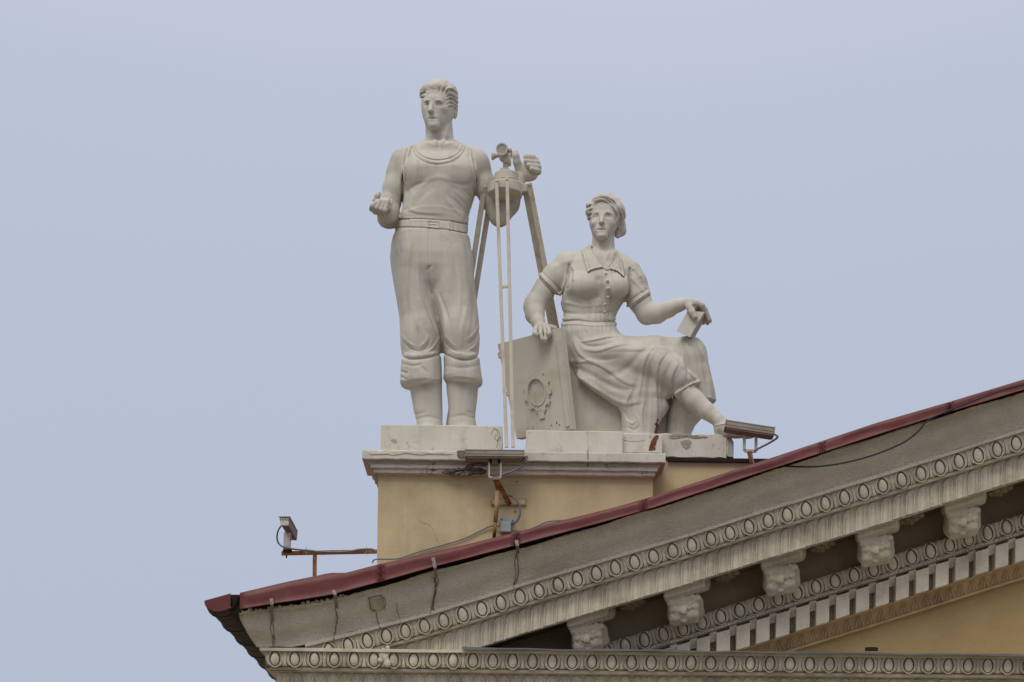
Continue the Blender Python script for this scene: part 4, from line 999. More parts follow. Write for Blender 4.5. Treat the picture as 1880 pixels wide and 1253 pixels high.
def crisp(P, a, w_, kf=.3):
    # a thin undercut beside each raised fold
    P = np.array(P, float); d = np.gradient(P, axis=0); nrm_ = np.stack([-d[:, 1], d[:, 0]], 1); nrm_ /= np.linalg.norm(nrm_, axis=1)[:, None]+1e-6
    if nrm_[:, 1].mean() < 0: nrm_ = -nrm_
    s.stroke([tuple(q) for q in P+nrm_*w_*1.05], -abs(a)*kf, w_*.42, dmax=40)
for P, a, w_ in sk:
    if a > 1.8: crisp(P, a, w_)
for P, a, w_ in sk: s.stroke(P, a*(.6 if P[0][0] > 1170 and P[0][1] < 700 else .8), w_*1.05, dmax=40)
for i in range(12):                                                 # gathers below the waist
    x = 1036+i*8.2+rs.uniform(-2, 2); ln = rs.uniform(.6, 1.4); s.stroke([(x, 594), (x-1.5+i*.25, 594+12*ln), (x-1+i*.8, 594+24*ln)], rs.uniform(.3, .9), 1.8, dmax=20); s.stroke([(x+4, 594), (x+2.8+i*.3, 594+11*ln), (x+3+i*.9, 594+22*ln)], -rs.uniform(.4, 1.1), 1.5, dmax=20)
# shin and shoe
s.own = W_LG
s.chain([(1256,716,-46,20),(1275,736,-50,19),(1297,755,-56,15.5),(1318,772,-62,11.5),(1326,783,-64,12)], 3)
s.own = W_SH
s.chain([(1324,788,-60,13),(1336,793,-64,11.5),(1352,793,-68,11),(1370,796,-74,9),(1379,799,-78,6.5)], 5)
s.chain([(1322,797,-58,10),(1330,799,-62,9)], 3)
s.stroke([(1312,782),(1324,779),(1340,776),(1356,770)], 1.5, 1.4, dmax=20)
# blouse
s.own = W_BL
s.loft([(462,1068,1134,6,22),(474,1046,1152,4,30),(486,1036,1163,2,35),(502,1033,1168,0,40),(518,1030,1162,-2,43),(534,1028,1155,-3,43),(548,1027,1149,-1,40),(560,1030,1141,0,37),(572,1033,1134,1,35),(584,1035,1129.5,2,34.5),(594,1033,1130,2,36)], 6, sm=2, n=2.2)
s.ell(1070,526,-34,29,22,20,9); s.ell(1134,528,-34,23,22,20,9)
s.chain([(1070,478,4,18),(1042,490,2,25),(1020,509,0,24.5),(1007,523,-1,23.5)], 6)                   # sleeve, left in view
s.chain([(1140,486,4,18),(1156,500,2,20),(1164,520,0,23),(1171,545,-2,24)], 6)
def sleeve_cut(n0, p0, side):
    """trim the sleeve along its hem line; n0 hem direction (px)"""
    pass
# skin
s.own = W_B
s.chain([(1108,432,4,20),(1107,456,4,20.5),(1106,472,4,24)], 5)
s.ell(1109,478,-17,25,15,16,5)
s.stroke([(1096,448),(1102,466),(1107,480)], 1.6, 2.6, dmax=0); s.stroke([(1122,444),(1118,462),(1111,480)], 1.6, 2.6, dmax=0)
s.chain([(1012,515,-1,21.5),(998,535,-3,20),(984,556,-6,19.5),(981,566,-9,19)], 3)
s.chain([(981,562,-9,19.5),(982,578,-22,17),(988,592,-36,12),(991,600,-42,10.5)], 5)
s.chain([(1170,540,-1,21.5),(1176,556,-3,20.5),(1188,576,-5,18.5)], 3)
s.chain([(1188,577,-5,19),(1206,576,-14,17.5),(1228,568,-26,14),(1246,561,-36,11),(1257,558,-42,9.5)], 5)
# hand over the board
s.ell(995,607,-46,15,13,9,4)
for (bx, mx, tx, ty) in ((984,982,987,618),(992,992,996,626),(999,1001,1001,626.5),(1006,1008,1007,617)):
    s.chain([(bx,604,-50,5.3),(mx,613,-57,4.9),(tx,ty-4,-58,4.5),(tx+.4,ty,-55,3.9)], 1.0)
s.chain([(1002,600,-42,6),(1012,602,-36,5),(1019,603,-34,4.4)], 2)
s.stroke([(989,600),(988,612),(991,622)], -2.6, 1.1, dmax=-20); s.stroke([(996.5,601),(997.5,612),(999,624)], -2.6, 1.1, dmax=-20); s.stroke([(1003,601),(1005,610),(1004,620)], -2.4, 1.1, dmax=-20)
# hand with the book
s.ell(1269,558,-46,15,9.5,9,4, rot=-.35)
s.chain([(1262,556,-46,8),(1267,565,-53,7),(1271,574,-58,6),(1276,583,-60,4.9)], 2)      # thumb
s.stroke([(1275,580),(1278,582)], 1.2, 2, dmax=-20)
for P in ([(1277,556,-48,6),(1288,561,-46,5.6),(1294,569,-40,5.2),(1302,587,-34,4.4),(1303.5,590,-32,3.6)], [(1275,558,-42,6),(1286,564,-36,5.6),(1291,574,-28,5.2),(1298,591,-22,4.4),(1299,594,-21,3.6)],
          [(1272,558,-36,6),(1281,566,-28,5.4),(1286,578,-20,5),(1291,593,-16,4)], [(1270,560,-32,5.4),(1276,568,-22,5),(1281,582,-14,4.4)]): s.chain(P, 1.2)
s.stroke([(1268,561),(1277,563),(1286,568)], -2.2, 2.2, dmax=0)
# sleeve ownership: the skin arm shows below the hem line
def zone(fn, x0, x1, y0, y1):
    a = np.array([s.W(x, y, d) for x in (x0, x1) for y in (y0, y1) for d in (-112, 80)])
    r, (X, Y, Z) = s.sl(a.min(0), a.max(0)); kk = F/(DIST+Y); Zr = Z-ZC
    px = 940+(X*CR+Zr*SR)*kk; py = 626.5+HOR-(-X*SR+Zr*CR)*kk
    s.O[r] = fn(s.O[r], px, py, (Y-s.Y0)/s.k)
zone(lambda O, x, y, d: np.where((O == W_BL) & (x < 1028) & (y > 505+(x-991.5)*1.02), W_B, np.where((O == W_B) & (x > 985) & (x < 1030) & (y < 505+(x-991.5)*1.02), W_BL, O)), 965, 1030, 480, 575)
zone(lambda O, x, y, d: np.where((O == W_BL) & (x > 1148) & (y > 539-(x-1188)*.66), W_B, np.where((O == W_B) & (x > 1150) & (y < 539-(x-1188)*.66) & (y > 480), W_BL, O)), 1146, 1196, 500, 585)
# dress details: hems, collar, placket, buttons
det = [([(989,502),(1001,515),(1014,527),(1026,540)], 3.4, 2.0), ([(993,497),(1006,510),(1019,522),(1031,534)], -1.6, 1.0), ([(986,508),(1000,523),(1012,535),(1020,544)], -3.6, 1.8),
 ([(1190,537),(1174,548),(1160,558),(1147,565)], 3.2, 2.0), ([(1188,531),(1172,541),(1158,551),(1148,557)], -1.6, 1.0), ([(1191,543),(1176,554),(1162,564)], -3.6, 1.8),
 ([(1045,487),(1043,505),(1040,520),(1033,540),(1029,552)], -3.4, 2.4), ([(1050,489),(1054,500),(1052,514)], 2, 2.4), ([(1052,498),(1048,515),(1042,530)], -1.8, 2.0),
 ([(1156,494),(1157,508),(1156,526),(1153,545)], -3.2, 2.4), ([(1162,498),(1172,512),(1178,524)], -1.6, 2.4), ([(1166,492),(1176,508)], 1.4, 2.2), ([(1160,512),(1172,524),(1180,534)], 1.5, 2.2),
 ([(1106,497),(1107,520),(1106,550),(1104,590)], -1.3, 1.0), ([(1123,497),(1124,520),(1121,550),(1117,590)], -1.3, 1.0),
 ([(1099,515),(1103,530),(1100,545)], -2.2, 6), ([(1052,541),(1075,549),(1096,545)], -1.8, 4), ([(1122,547),(1138,549),(1150,544)], -1.8, 3.6),
 ([(1040,556),(1070,562),(1100,560)], 1.2, 3), ([(1036,574),(1066,578),(1100,576),(1126,574)], -1.2, 3), ([(1033,590),(1060,589),(1090,592),(1130,590)], -2.6, 1.6), ([(1032,596),(1060,595),(1090,598),(1131,596)], 1.6, 1.6),
 ([(1068,560),(1072,580)], -1, 3), ([(1092,566),(1090,584)], 1, 3), ([(1020,490),(1034,482),(1050,478)], 1, 4)]
for P, a, w_ in det: s.stroke(P, a, w_, dmax=25, taper=False)
# collar wings
for q in (1, -1):
    if q > 0: out, low, inn = [(1081,449),(1071,460),(1074,478),(1080,498)], [(1080,498),(1090,493),(1105,490)], [(1084,456),(1091,470),(1099,483),(1105,490)]
    else: out, low, inn = [(1131,462),(1139,474),(1143,490),(1145,507)], [(1145,507),(1134,497),(1122,493)], [(1130,464),(1131,474),(1128,484),(1121,493)]
    fill = [[(out[i][0]*(1-t)+inn[i][0]*t, out[i][1]*(1-t)+inn[i][1]*t) for i in range(4)] for t in (.25, .5, .75)]
    for P in fill: s.stroke(P, 2.2, 3.0, dmax=12, taper=False)
    s.stroke(out, 2.0, 1.6, dmax=20, taper=False); s.stroke(low, 2.2, 1.6, dmax=12, taper=False); s.stroke(inn, 2.0, 1.6, dmax=20, taper=False)
    off = 1 if q > 0 else -1
    s.stroke([(x-off*2.8, y+1) for x, y in out], -2.4, 1.2, dmax=20, taper=False); s.stroke([(x, y+3.0) for x, y in low], -2.8, 1.3, dmax=12, taper=False)
    s.stroke([(x+off*2.4, y-1) for x, y in inn], -2.4, 1.3, dmax=20, taper=False); s.stroke([(x+off*3.2, y-1.5) for x, y in out], -.9, .8, dmax=20, taper=False)
s.stroke([(1105,492),(1112,497),(1117,498),(1122,494)], -3.0, 1.6, dmax=10)
for x, y in ((1112,503.5),(1115.5,516.7),(1116,531),(1116,547),(1111,560),(1110,574)): s.ell(x, y, -46 if 510 < y < 550 else -41, 3.1, 3.1, 6, .8)
def collar_zone(O, x, y, d):
    inside = (y < np.where(x < 1110, 452+(x-1083)*1.6, 1e3)) & (x > 1083) & (x < 1111) | (y < 497-(x-1111)*.5) & (x >= 1111) & (x < 1131)
    return np.where((O == W_BL) & inside & (d < 30) & (y > 440), W_B, np.where((O == W_B) & ~inside & (y > 466) & (d < 30), W_BL, O))
zone(collar_zone, 1066, 1146, 440, 505)
# head
s.own = W_B
s.ell(1111,392,4,28.5,31,34,6); s.ell(1107,408,-6,25,25,29,8); s.ell(1105,425,-20,15.5,14,14,9)
s.loft([(376,1084,1134,1,31),(392,1082.5,1136,0,33),(404,1083,1136,-2,32),(414,1084.5,1133.5,-4,30),(424,1087.5,1128,-8,26),(432,1092.5,1120,-12,22),(438,1098,1113,-16,17)], 4, n=2.2, sm=1)
s.ell(1093,411,-25,8,6,7,6); s.ell(1119,411,-23,9,6,7,6)
sd_pair = (4.5, 1.5)
face(s, 1106, 396, (1093,1117.5), (1104,410), (1104,421), (1105,434), .94, -33, sh=2, male=False)
s.ell(1134,412,4,4,8,6,2.5, rot=-.1)
# hair
s.own = W_H
s.ell(1112,386,8,31.5,26,37,2.5); s.ell(1110,373,-10,24,12.5,24,4,rot=-.15);
for x, y, d, r in ((1088,375,-20,5),(1095,368,-26,5.6),(1103,364.5,-30,5.8),(1112,365,-31,6),(1120.5,369.5,-28,6),(1128,377,-22,6),(1134,387,-14,5.8),(1137,397,-6,5.4),(1136,406,0,4.6),(1100,362,-16,6),(1118,362,-14,7),(1132,370,-8,7),(1141,384,2,6),(1143,397,6,5.5)):
    s.ell(x, y-.8, d+4.5, r*.92, r*1.05, r*1.15, 1.8, rot=(x-1108)*.02)
s.ell(1130,392,6,17.5,22,33,3); s.ell(1086,390,2,8.5,17,26,2.5)
s.chain([(1137,414,18,12),(1139,424,18,10.5),(1134,432,14,6)], 3)
for x, y, r in ((1081,378,5.5),(1080,390,5.5),(1094,366,5),(1106,363,5.5)): s.ell(x, y, -12, r, r*1.1, 10, 2)
zone(lambda O, x, y, d: np.where((O == W_H) & (y > 369.5+np.abs((x-1106)/13)**2.0*2.2) & (x < 1132.5) & (x > 1083), W_B, O), 1080, 1132, 370, 436)
for (P, q) in (([(1088,378),(1094,369),(1104,366),(1114,370)], 2.4), ([(1092,380),(1099,372),(1108,371),(1118,376)], -2.6), ([(1096,364),(1106,361),(1118,366),(1128,376)], 2.2), ([(1092,367),(1102,363.5),(1114,367),(1124,375)], -2.6),
    ([(1104,359),(1116,361),(1130,371),(1139,385)], 2.0), ([(1100,361),(1112,363),(1127,372),(1136,386)], -2.2), ([(1122,374),(1130,384),(1136,396),(1133,408)], 3.0), ([(1118,377),(1126,386),(1131,398),(1129,408)], -3.0),
    ([(1130,374),(1139,386),(1144,398),(1140,410)], 2.6), ([(1127,378),(1135,388),(1140,399),(1137,409)], -2.8), ([(1138,376),(1146,388),(1148,400),(1144,410)], 2.2), ([(1135,380),(1142,390),(1145,401)], -2.4), ([(1133,392),(1140,396),(1146,393)], -2.2), ([(1134,404),(1141,407),(1147,403)], -2.2)):
    s.stroke(P, q*.7, 1.9 if q > 0 else 1.1, dmax=60)
for i in range(4): y = 374+i*8; s.stroke([(1088-i, y), (1080, y+2), (1078, y+7)], 2.0, 1.6, dmax=60); s.stroke([(1088-i, y+3.5), (1081, y+5.5)], -2.4, 1.0, dmax=60)
for i in range(3): x = 1131+i*5; s.stroke([(x, 408), (x+3, 420), (x, 433)], -1.8, 1.1, dmax=60)
def rust(O, x, y, d):
    c = 1206-(y-770)*.02+1.2*np.sin(y*.45); wd = np.clip((y-766)*.2, 0, 3.2)+.9*np.sin(y*.8)
    return np.where((O == W_SK) & (np.abs(x-c) < wd) & (y > 768) & (d < 20), 6, O)
zone(rust, 1196, 1216, 764, 806)
wom = empty('woman_statue', 'white statue of a seated woman in a short-sleeved dress, one hand on a leaning board', 'statue', V(1140, 804, 1.38))
s.build(['body', 'hair', 'blouse', 'skirt', 'shoe', 'leg', 'rust_stain'], [M['statue']]*6+[M['ruststain']], wom)
# block she sits on
A = V(1040, 812, 1.3); B = V(1150, 665, 1.3)
o = bevel(MB().box((A[0], 1.3, A[2]), (B[0], 2.1, B[2])).build('seat_block', M['statue_seat'], wom), .01)
A = V(1150, 812, 1.4); B = V(1235, 690, 1.4)
MB().box((A[0], 1.42, A[2]), (B[0], 2.05, B[2])).build('seat_block', M['statue_seat'], wom)
# ------------------------------------------------------------------ drawing board leaning at the seat
bd = empty('drawing_board', 'white stone drawing board with a raised cogwheel emblem, leaning under the woman\'s hand', 'board', V(980, 800, 1.2))
TL, TR, BR, BL = V(913, 632, 1.62), V(1028, 602, 1.02), V(1049, 788, .98), V(948, 806, 1.50)
TL, TR, BR, BL = map(Vector, (TL, TR, BR, BL))
nrm = (TR-TL).cross(BL-TL).normalized()
if nrm.y > 0: nrm = -nrm
def bp(u, v, d=0):      # point on the board face
    return (TL*(1-u)+TR*u)*(1-v)+(BL*(1-u)+BR*u)*v+nrm*d
def slab(name, uv, d0, d1, mat, parent, bev=.004):
    n = len(uv); vs = [bp(u, v, d1) for u, v in uv]+[bp(u, v, d0) for u, v in uv]
    o = mesh(name, vs, [tuple(range(n)), tuple(range(n, 2*n))[::-1]]+[(i, n+i, n+(i+1) % n, (i+1) % n) for i in range(n)], mat, parent)
    bm_fix(o); return bevel(o, bev) if bev else o
def bm_fix(o):
    import bmesh
    b = bmesh.new(); b.from_mesh(o.data); bmesh.ops.recalc_face_normals(b, faces=b.faces); b.to_mesh(o.data); b.free()
slab('panel', [(0,0),(1,0),(1,1),(0,1)], -.085, 0, M['statue_seat'], bd)
slab('edge_strip', [(.925,.10),(.985,.10),(.985,.97),(.925,.97)], -.002, .012, M['statue_seat'], bd)
slab('edge_strip', [(.885,.10),(.905,.10),(.905,.97),(.885,.97)], -.002, .008, M['statue_seat'], bd)
slab('top_cleat', [(-.02,.09),(.06,.09),(.06,.15),(-.02,.15)], -.1, .01, M['statue_seat'], bd)
slab('top_cleat', [(-.02,.50),(.03,.50),(.03,.55),(-.02,.55)], -.1, .008, M['statue_seat'], bd)
# cogwheel: toothed ring
C_, au, av = (.52, .575), .235, .215
m = MB(); n = 120; prof = []
for i in range(n):
    a = 2*math.pi*i/n; tooth = 1.0 if math.sin(a*11+.6) > .1 else .865
    if .42*math.pi < a < .58*math.pi: tooth = .9
    prof.append((a, tooth))
vs, fs = [], []
for a, t in prof:
    for r_, d in ((.60, 0), (.60, .022), (t, .022), (t, 0)):
        vs.append(bp(C_[0]+au*r_*math.cos(a), C_[1]+av*r_*math.sin(a), d))
for i in range(n):
    for j in range(3): a = i*4+j; b = ((i+1) % n)*4+j; fs.append((a, a+1, b+1, b))
o = mesh('cogwheel', vs, fs, M['statue_seat'], bd); bm_fix(o)
vs, fs = [], []
for i in range(n):
    a = 2*math.pi*i/n
    for r_, d in ((.60, .02), (.60, .032), (.68, .032), (.68, .02)): vs.append(bp(C_[0]+au*r_*math.cos(a), C_[1]+av*r_*math.sin(a), d))
for i in range(n):
    for j in range(3): a = i*4+j; b = ((i+1) % n)*4+j; fs.append((a, a+1, b+1, b))
o = mesh('cogwheel_inner_rim', vs, fs, M['statue_seat'], bd); bm_fix(o)
slab('emblem_tab', [(.48,.765),(.58,.765),(.60,.79),(.575,.80),(.575,.85),(.485,.85),(.485,.80),(.46,.79)], 0, .02, M['statue_seat'], bd)
# small chips and stains at its foot
for (u, v, a, b) in ((.66,.93,.02,.02),(.76,.915,.02,.025),(.8,.94,.015,.02),(.93,.985,.07,.006),(.42,.88,.01,.012),(.33,.93,.012,.02)):
    n = 9; slab('chip', [(u+a*.6*math.cos(t)*rr.uniform(.6, 1), v+b*.6*math.sin(t)*rr.uniform(.6, 1)) for t in [2*math.pi*i/n for i in range(n)]], 0, .003, M['broken'], bd, 0)
# ------------------------------------------------------------------ book in her hand
bk = empty('closed_book', 'small closed stone book held by its top in the seated woman\'s fingers', 'book', V(1266, 600, 1.05))
Yb = 1.38-48*K(1.38)
P = [V(1262,571,Yb-.01), V(1293.5,573,Yb-.03), V(1266.5,620,Yb-.05), V(1242,607.5,Yb-.03)]
Q = [(p[0]+.055, p[1]+.17, p[2]+.03) for p in P]
def hexa(name, P, Q, mat, parent, bev=.004):
    o = mesh(name, list(P)+list(Q), [(0,3,2,1),(4,5,6,7),(0,1,5,4),(1,2,6,5),(2,3,7,6),(3,0,4,7)], mat, parent); bm_fix(o); return bevel(o, bev) if bev else o
def lerp(a, b, t): return tuple(a[i]+(b[i]-a[i])*t for i in range(3))
hexa('front_cover', P, [lerp(p, q, .2) for p, q in zip(P, Q)], M['statue'], bk)
ce = tuple(np.mean(P+Q, 0)); ins = lambda p: lerp(p, ce, .06)
hexa('page_block', [ins(lerp(p, q, .2)) for p, q in zip(P, Q)], [ins(lerp(p, q, .8)) for p, q in zip(P, Q)], M['statue_seat'], bk, 0)
hexa('back_cover', [lerp(p, q, .8) for p, q in zip(P, Q)], Q, M['statue'], bk)
# ------------------------------------------------------------------ surveying instrument on its tripod
tri = empty('surveying_instrument', 'white surveying level on a tall tripod standing between the two statues', 'tripod', V(935, 822, 1.2))
Yt = 1.22; u = K(Yt)
def cyl(name, x, ytop, ybot, r, Y, mat=M['tripod'], parent=tri, seg=36, bev=.06):
    """upright cylinder whose front rim spans ytop..ybot in view"""
    c = V(x, ytop, Y-r*K(Y)); z1 = c[2]; z0 = V(x, ybot, Y-r*K(Y))[2]; R = r*K(Y); h = z1-z0; b = min(bev*R, h*.2)
    o = MB().lathe((V(x, ytop, Y)[0], Y, z0), (0, 0, 1), [(0, R-b), (b, R), (h-b, R), (h, R-b)], seg).build(name, mat, parent); return smooth_angle(o, 40)
cyl('head_disc', 927.5, 327, 347, 32, Yt); cyl('turntable', 930, 311, 327, 22, Yt); cyl('turntable_step', 927, 308, 312, 10, Yt)
cyl('disc_socket', 927.5, 346, 350, 22, Yt, M['leg'])
st = cyl('spindle', 928.5, 292, 309, 5, Yt)
tl = MB(); c = V(921, 273.5, Yt-24*u); ax = Vector((.22, 1, .12)).normalized()
o = tl.lathe(c, ax, [(3*u, 7.6*u), (0, 8.6*u), (0, 11*u), (4*u, 11.3*u), (6*u, 10.2*u), (9*u, 8.8*u), (34*u, 8.4*u), (36*u, 6.2*u), (46*u, 6*u), (46.5*u, 4*u)], 28).build('telescope', M['tripod'], tri); smooth_angle(o, 40)
cc = Vector(c)+ax*1.8*u; MB().lathe(cc, ax, [(0, 8.3*u), (.5*u, 8.3*u)], 24).build('lens', M['glass'], o)
cb = Vector(V(930, 286, Yt)); o = MB().lathe(cb-Vector((18*u, 0, 0)), (1, 0, .05), [(0, 4*u), (1*u, 4*u), (20*u, 5*u), (28*u, 5*u)], 16).build('trunnion', M['tripod'], tri); smooth_angle(o)
o = MB().lathe(Vector(V(902, 287, Yt))+Vector((0,0,0)), (1, 0, .05), [(0, 5.5*u), (1*u, 7*u), (5*u, 7*u), (6.5*u, 5*u), (11*u, 3*u)], 18).build('focus_knob', M['tripod'], tri); smooth_angle(o)
o = MB().pxbox(924, 280, 938.5, 298, Yt-.06, Yt+.07).build('yoke', M['tripod'], tri); bevel(o, .012, 3)
o = MB().lathe(Vector(V(927, 292, Yt)), (0, 0, 1), [(-6*u, 5*u), (-2*u, 10*u), (5*u, 11*u), (9*u, 8*u)], 18).build('yoke_cup', M['tripod'], tri); smooth_angle(o, 50)
o = MB().lathe(Vector(V(934, 277, Yt-.04)), (1, 0, .3), [(0, 5*u), (4*u, 5.4*u), (5.5*u, 4*u)], 14).build('focus_knob', M['tripod'], tri); smooth_angle(o)
zt = slabtop+.003
def leg(name, tops, foot_px, Yf, mids, mat, wpx=6.2, dpx=6.5, lugs=None):
    """two rails from the head down to one foot"""
    root = None; rails = []
    for i, (tx, ty, Y0) in enumerate(tops):
        a = V(tx, ty, Y0); b = V(foot_px[i][0], foot_px[i][1], Yf)
        o = MB().bar(a, b, wpx*K(Y0), dpx*K(Y0), (b[1]-a[1] and 0 or 0, 1, .0001)).build('rail', mat, root) if root else None
        if o is None:
            root = MB().bar(a, b, wpx*K(Y0), dpx*K(Y0), (0, 1, .0001)).build(name, mat, tri); o = root
        bevel(o, .004, 1); rails.append((Vector(a), Vector(b)))
        MB().lathe((a[0]-.0, a[1]-dpx*K(Y0)*.5-.012, a[2]-.02), (0, 1, 0), [(0, .008), (.003, .014), (.02, .014)], 10).build('bolt', mat, root)
    for t in mids:
        p, q = [r[0].lerp(r[1], t) for r in rails]; MB().bar(p, q, .025, .02).build('cross_bar', mat, root)
    return root
leg('leg', [(911.5,330,.98),(931,327,.98)], [(930,822),(942,822)], .72, (.405,), M['tripod'], 6.4, 6)
leg('leg', [(890,341,1.32),(902,352,1.44)], [(822,790),(833,790)], 2.1, (), M['leg'], 9.5, 8)
leg('leg', [(971.5,337,1.32),(964.5,350,1.44)], [(1058,793),(1049,793)], 2.1, (.55,), M['leg'], 9.6, 9)
# lugs on the disc
for (x0, y0, x1, y1, Y) in ((888,339,905,352,1.36), (955,337,974,352,1.36), (908,330,934,344,.99)):
    bevel(MB().pxbox(x0, y0, x1, y1, Y, Y+.12).build('lug', M['tripod'], tri), .008)
# ------------------------------------------------------------------ floodlight below the man
def bar_lamp(root, A, B, h, depth, lab=None):
    """long bar floodlight: front edge from A to B, height h, going back"""
    A, B = Vector(A), Vector(B); up = Vector((0, 0, 1)); d = Vector((0, depth, -depth*.1)); t = (B-A).normalized(); up = (up-t*up.dot(t)).normalized()
    def hx(name, a0, a1, z0, z1, y0, y1, mat, par=root, bev=.004):
        P = [A+(B-A)*a0+up*z1+d*y0, A+(B-A)*a1+up*z1+d*y0, A+(B-A)*a1+up*z0+d*y0, A+(B-A)*a0+up*z0+d*y0]
        Q = [p+d*(y1-y0) for p in P]; return hexa(name, P, Q, mat, par, bev)
    hx('housing', .012, .988, 0, h, 0, 1, M['lamp'])
    for z in (.40, .93): hx('cooling_rib', .012, .988, h*z-.004, h*z+.003, -.03, .1, M['lamp'], bev=0)
    hx('end_cap', -.0, .014, -.006, h+.006, -.05, 1.04, M['lamp']); hx('end_cap', .986, 1, -.006, h+.006, -.05, 1.04, M['lamp'])
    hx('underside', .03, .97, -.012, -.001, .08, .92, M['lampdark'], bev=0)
    return hx
fl = empty('floodlight', 'long grey bar floodlight on a rusty bracket below the standing man', 'floodlight', V(907, 840, .4))
bar_lamp(fl, V(854, 837.5, .34), V(963, 838.5, .34), 12.3*K(.34), .16)
m = MB(); Yl = .42
U = [V(898, 842, Yl), V(898, 877, Yl), V(919.5, 878, Yl), V(919.5, 842, Yl)]
for a, b in zip(U[:-1], U[1:]): m.bar(a, b, .016, .03)
m.build('yoke_bracket', M['bracket'], fl)
for x in (900, 917): MB().lathe(V(x, 846, Yl-.03), (0, 1, 0), [(0, .012), (.02, .02), (.06, .02)], 10).build('wing_bolt', M['dark'], fl)
MB().bar(V(904, 879, Yl), V(915, 879, Yl), .03, .05).build('clamp', M['metal'], fl)
cable('lead', [(963,840,.4),(966,846,.4),(961,855,.42),(944,864,.42),(927,870,.42),(915,876,.43)], 2.1, M['conduit'], parent=fl)
cable('lead', [(962,842,.38),(967,838,.38),(969,843,.39)], .8, M['cable'], parent=fl)
post = empty('lamp_post_bracket', 'rusty steel post and slanting strut bolted to the ochre wall', 'bracket', V(908, 985, .62))
MB().tube([V(913,896,.5), V(912,930,.53), V(909.5,958,.56)], 4.0*K(.5), 10).build('post', M['rustp'], post, True)
MB().tube([V(909.5,957,.56), V(907,990,.6)], 3.3*K(.5), 10).build('post_sleeve', M['rust'], post, True)
MB().bar(V(911,881,.42), V(935,925,.68), 8*K(.5), 8*K(.5)).build('strut', M['rust'], post)
MB().bar(V(909,880,.43), V(914,900,.5), 7*K(.5), 6*K(.5)).build('upper_joint', M['rust'], post)
A = V(901, 927, .66); B = V(966, 914.5, .66); o = MB().box((A[0], .672, A[2]), (B[0], .70, B[2])).build('wall_plate', M['rustp'], post)
A2 = V(903, 925, .66); B2 = V(964, 916.5, .66); MB().box((A2[0], .667, A2[2]), (B2[0], .673, B2[2])).build('plate_face', M['yellow'], post)
# junction box
jb = empty('junction_box', 'small pale metal junction box fixed low on the ochre pedestal wall', 'box', V(928, 975, .65))
bevel(MB().pxbox(918, 958, 938.5, 977, .60, .7).build('case', M['box'], jb), .01, 3)
bevel(MB().pxbox(917, 951, 943, 959.5, .655, .7).build('mounting_plate', M['box'], jb), .003)
for p in ((921,954),(941,957)): MB().lathe(V(p[0], p[1], .65), (0, 1, 0), [(0, .006), (.01, .008)], 8).build('screw', M['dark'], jb)
cable('conduit_loop', [(940,961,.64),(949,957,.62),(954,946,.60),(955,934,.59),(950,921,.58),(942,912,.58),(934,910,.6)], 2.3, M['conduit'], 'grey flexible conduit curving from the junction box up to the slanting strut', 'conduit')
cable('wall_cable', [(684,1034,.62),(686,1029,.6),(694,1027,.62),(712,1027,.66),(735,1025,.68),(770,1013,.68),(810,1002,.68),(850,990,.68),(880,976,.68),(902,966,.67),(918,966,.64)], 1.35, M['conduit'], 'grey cable rising along the foot of the ochre wall to the junction box', 'cable')
cable('wall_cable', [(936,972,.66),(946,975,.67),(958,977,.68),(985,967,.68),(1006,958,.68),(1030,956,.68),(1050,954,.69)], 1.25, M['conduit'], 'short grey cable leaving the junction box to the right along the roof edge', 'cable')
cable('roof_cable', [(1438,856,.06),(1470,857.5,.03),(1500,857,.0),(1540,852,-.01),(1580,843,-.015),(1620,830,-.03),(1660,812,-.05),(1686,792,-.07),(1704,772,-.09),(1740,755,-.11),(1790,735,-.11),(1840,717,-.11),(1880,706,-.11),(1960,684,-.11),(2070,650,-.11)], 1.5, M['cable'], 'thin black cable sagging across the rough cornice at the upper right', 'cable')
m = MB()
# ------------------------------------------------------------------ floodlight at the woman's foot
f2 = empty('floodlight', 'tilted grey bar floodlight on a forked stand beside the seated woman\'s foot', 'floodlight', V(1380, 850, .5))
Yf = .46
bar_lamp(f2, V(1331, 784, Yf-.02), V(1421.5, 798, Yf-.02), 13.5*K(Yf), .15)
m = MB(); U = [V(1366.5, 795, Yf+.1), V(1366.5, 828, Yf+.1), V(1388, 829, Yf+.1), V(1388, 795, Yf+.1)]
for a, b in zip(U[:-1], U[1:]): m.bar(a, b, 5*K(Yf), .03)
m.build('yoke_bracket', M['bracket'], f2)
m = MB(); m.tube([V(1376, 829, Yf+.1), V(1381, 857, Yf+.12)], [5*K(Yf), 3.5*K(Yf)], 8); m.build('stem', M['rust'], f2, True)
MB().bar(V(1378, 832, Yf+.05), V(1385, 853, Yf+.05), .012, .01).build('stay', M['metal'], f2)
MB().lathe(V(1377, 793, Yf+.05), (1, 0, 0), [(-.06, .02), (.06, .02)], 10).build('pivot', M['dark'], f2)
cable('lead', [(1420,797,Yf),(1427,801,Yf),(1426,805,Yf+.02),(1412,814,Yf+.06),(1396,822,Yf+.08),(1384,829,Yf+.09)], 1.9, M['conduit'], parent=f2)
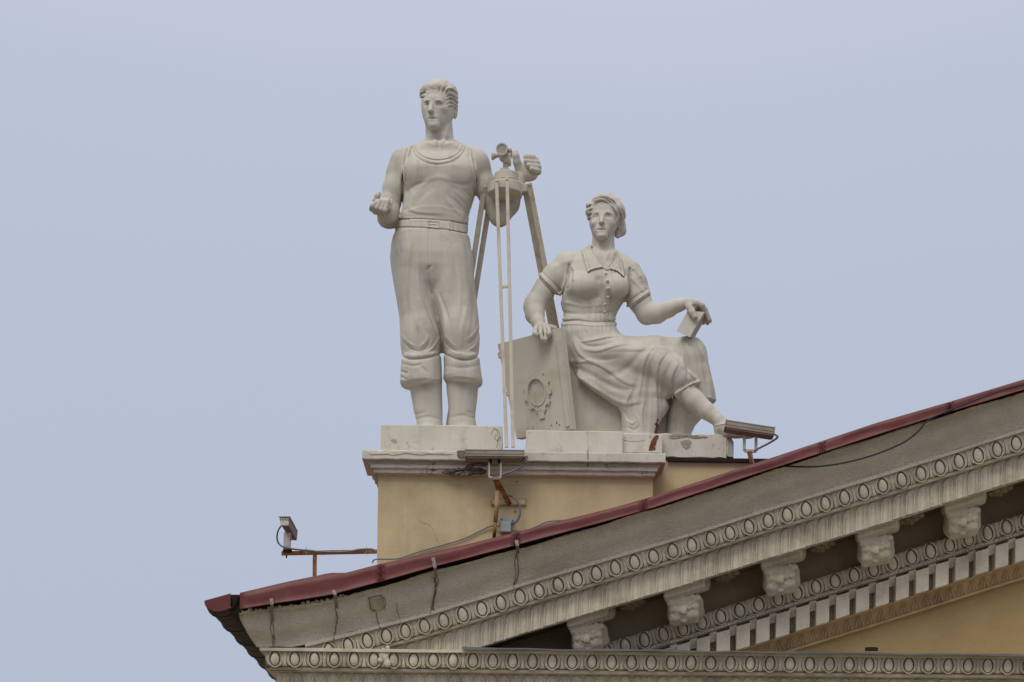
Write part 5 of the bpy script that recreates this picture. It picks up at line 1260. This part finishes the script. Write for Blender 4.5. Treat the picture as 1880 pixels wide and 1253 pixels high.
# ------------------------------------------------------------------ surveillance camera on its pipe
rail = empty('camera_rail', 'rusty horizontal pipe with short upright standing off the pedestal at left', 'pipe bracket', V(578, 1058, .7))
Yc = .75
MB().bar(V(517, 1016.5, Yc), V(692, 1013, Yc), 6.8*K(Yc), 6.8*K(Yc), (0, 1, .001)).build('arm', M['rust'], rail)
MB().bar(V(578, 1018, Yc), V(577.5, 1064, Yc), 7*K(Yc), 7*K(Yc), (0, 1, .001)).build('upright', M['rust'], rail)
MB().tube([V(526, 1018, Yc), V(526, 1025, Yc)], .008, 6).build('bolt', M['dark'], rail)
for x, y in ((562,1004),(673,1004)): MB().tube([V(x, y, Yc-.03), V(x, y+16, Yc-.03)], .004, 5).build('cable_tie', M['bracket'], rail)
cc = empty('surveillance_camera', 'white box-shaped surveillance camera on a pillar at the end of the rusty pipe', 'camera', V(527, 1010, Yc))
bevel(MB().pxbox(520, 977, 533, 1011, Yc-.035, Yc+.035).build('pillar', M['cctv'], cc), .004)
MB().pxbox(519, 1009, 535, 1013.5, Yc-.04, Yc+.04).build('pillar_foot', M['dark'], cc)
Fp = [V(513.5,951,.35), V(530.5,951,.35), V(529.5,965.5,.35), (0,0,0)]
Fp[3] = V(516,965,.35); Bq = [V(530,977,1.25), V(546.5,976.5,1.25), V(545,993,1.25), V(533,992,1.25)]
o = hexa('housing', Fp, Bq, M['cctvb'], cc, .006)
vs = [lerp(p, q, -.012) for p, q in zip(Fp, Bq)]; c0 = tuple(np.mean(vs, 0)); vs = [lerp(v, c0, -.04) for v in vs]
hexa('end_plate', vs, [lerp(v, b, .03) for v, b in zip(vs, Bq)], M['cctv'], cc, .003)
for i in range(4): p = lerp(lerp(vs[0], vs[2], .1), lerp(vs[1], vs[3], .1), i/3); MB().lathe((p[0], p[1]-.006, p[2]-.015), (0, 1, 0), [(0, .006), (.01, .006)], 6).build('screw', M['dark'], cc)
hexa('sunshade', [lerp(p, q, -.03) for p, q in zip([(a[0]-.012*(1 if i in (0,) else -1), a[1], a[2]+.012) for i, a in enumerate(Fp[:2])]+[(a[0], a[1], a[2]+.004) for a in Fp[:2][::-1]], Bq)], [(b[0], b[1]+.02, b[2]+.012) for b in Bq[:2]]+[(b[0], b[1]+.02, b[2]+.004) for b in Bq[:2][::-1]], M['cctv'], cc, 0)
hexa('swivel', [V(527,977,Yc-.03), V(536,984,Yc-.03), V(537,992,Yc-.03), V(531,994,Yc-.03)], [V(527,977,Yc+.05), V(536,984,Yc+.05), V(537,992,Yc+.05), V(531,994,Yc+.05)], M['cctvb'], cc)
cable('camera_cable', [(516,966,.5),(511,974,.56),(508.5,986,.66),(511,997,.7),(519,1004,.7),(535,1008,.7),(552,1010,.7),(570,1011,.7),(585,1013,.71),(620,1014,.71),(645,1012,.71),(660,1009,.7),(682,1008.5,.68),(690,1013,.68)], 1.6, M['conduit'], 'grey cable looping from the surveillance camera along the rusty pipe', 'cable')
# a scrap of dark felt left on the ledge
o = mesh('roofing_scrap', [V(1588,1196,.3), V(1612,1196,.3), V(1612,1189,.3), V(1600,1188,.32), V(1588,1189,.3), V(1588,1196,.45), V(1612,1196,.45), V(1612,1189,.45), V(1600,1188,.45), V(1588,1189,.45)], [(0,1,2,3,4),(9,8,7,6,5),(2,7,8,3),(3,8,9,4),(1,6,7,2),(4,9,5,0)], M['dark'])
tag(o, 'small dark scrap lying on the horizontal ledge below the ochre gable', 'scrap')
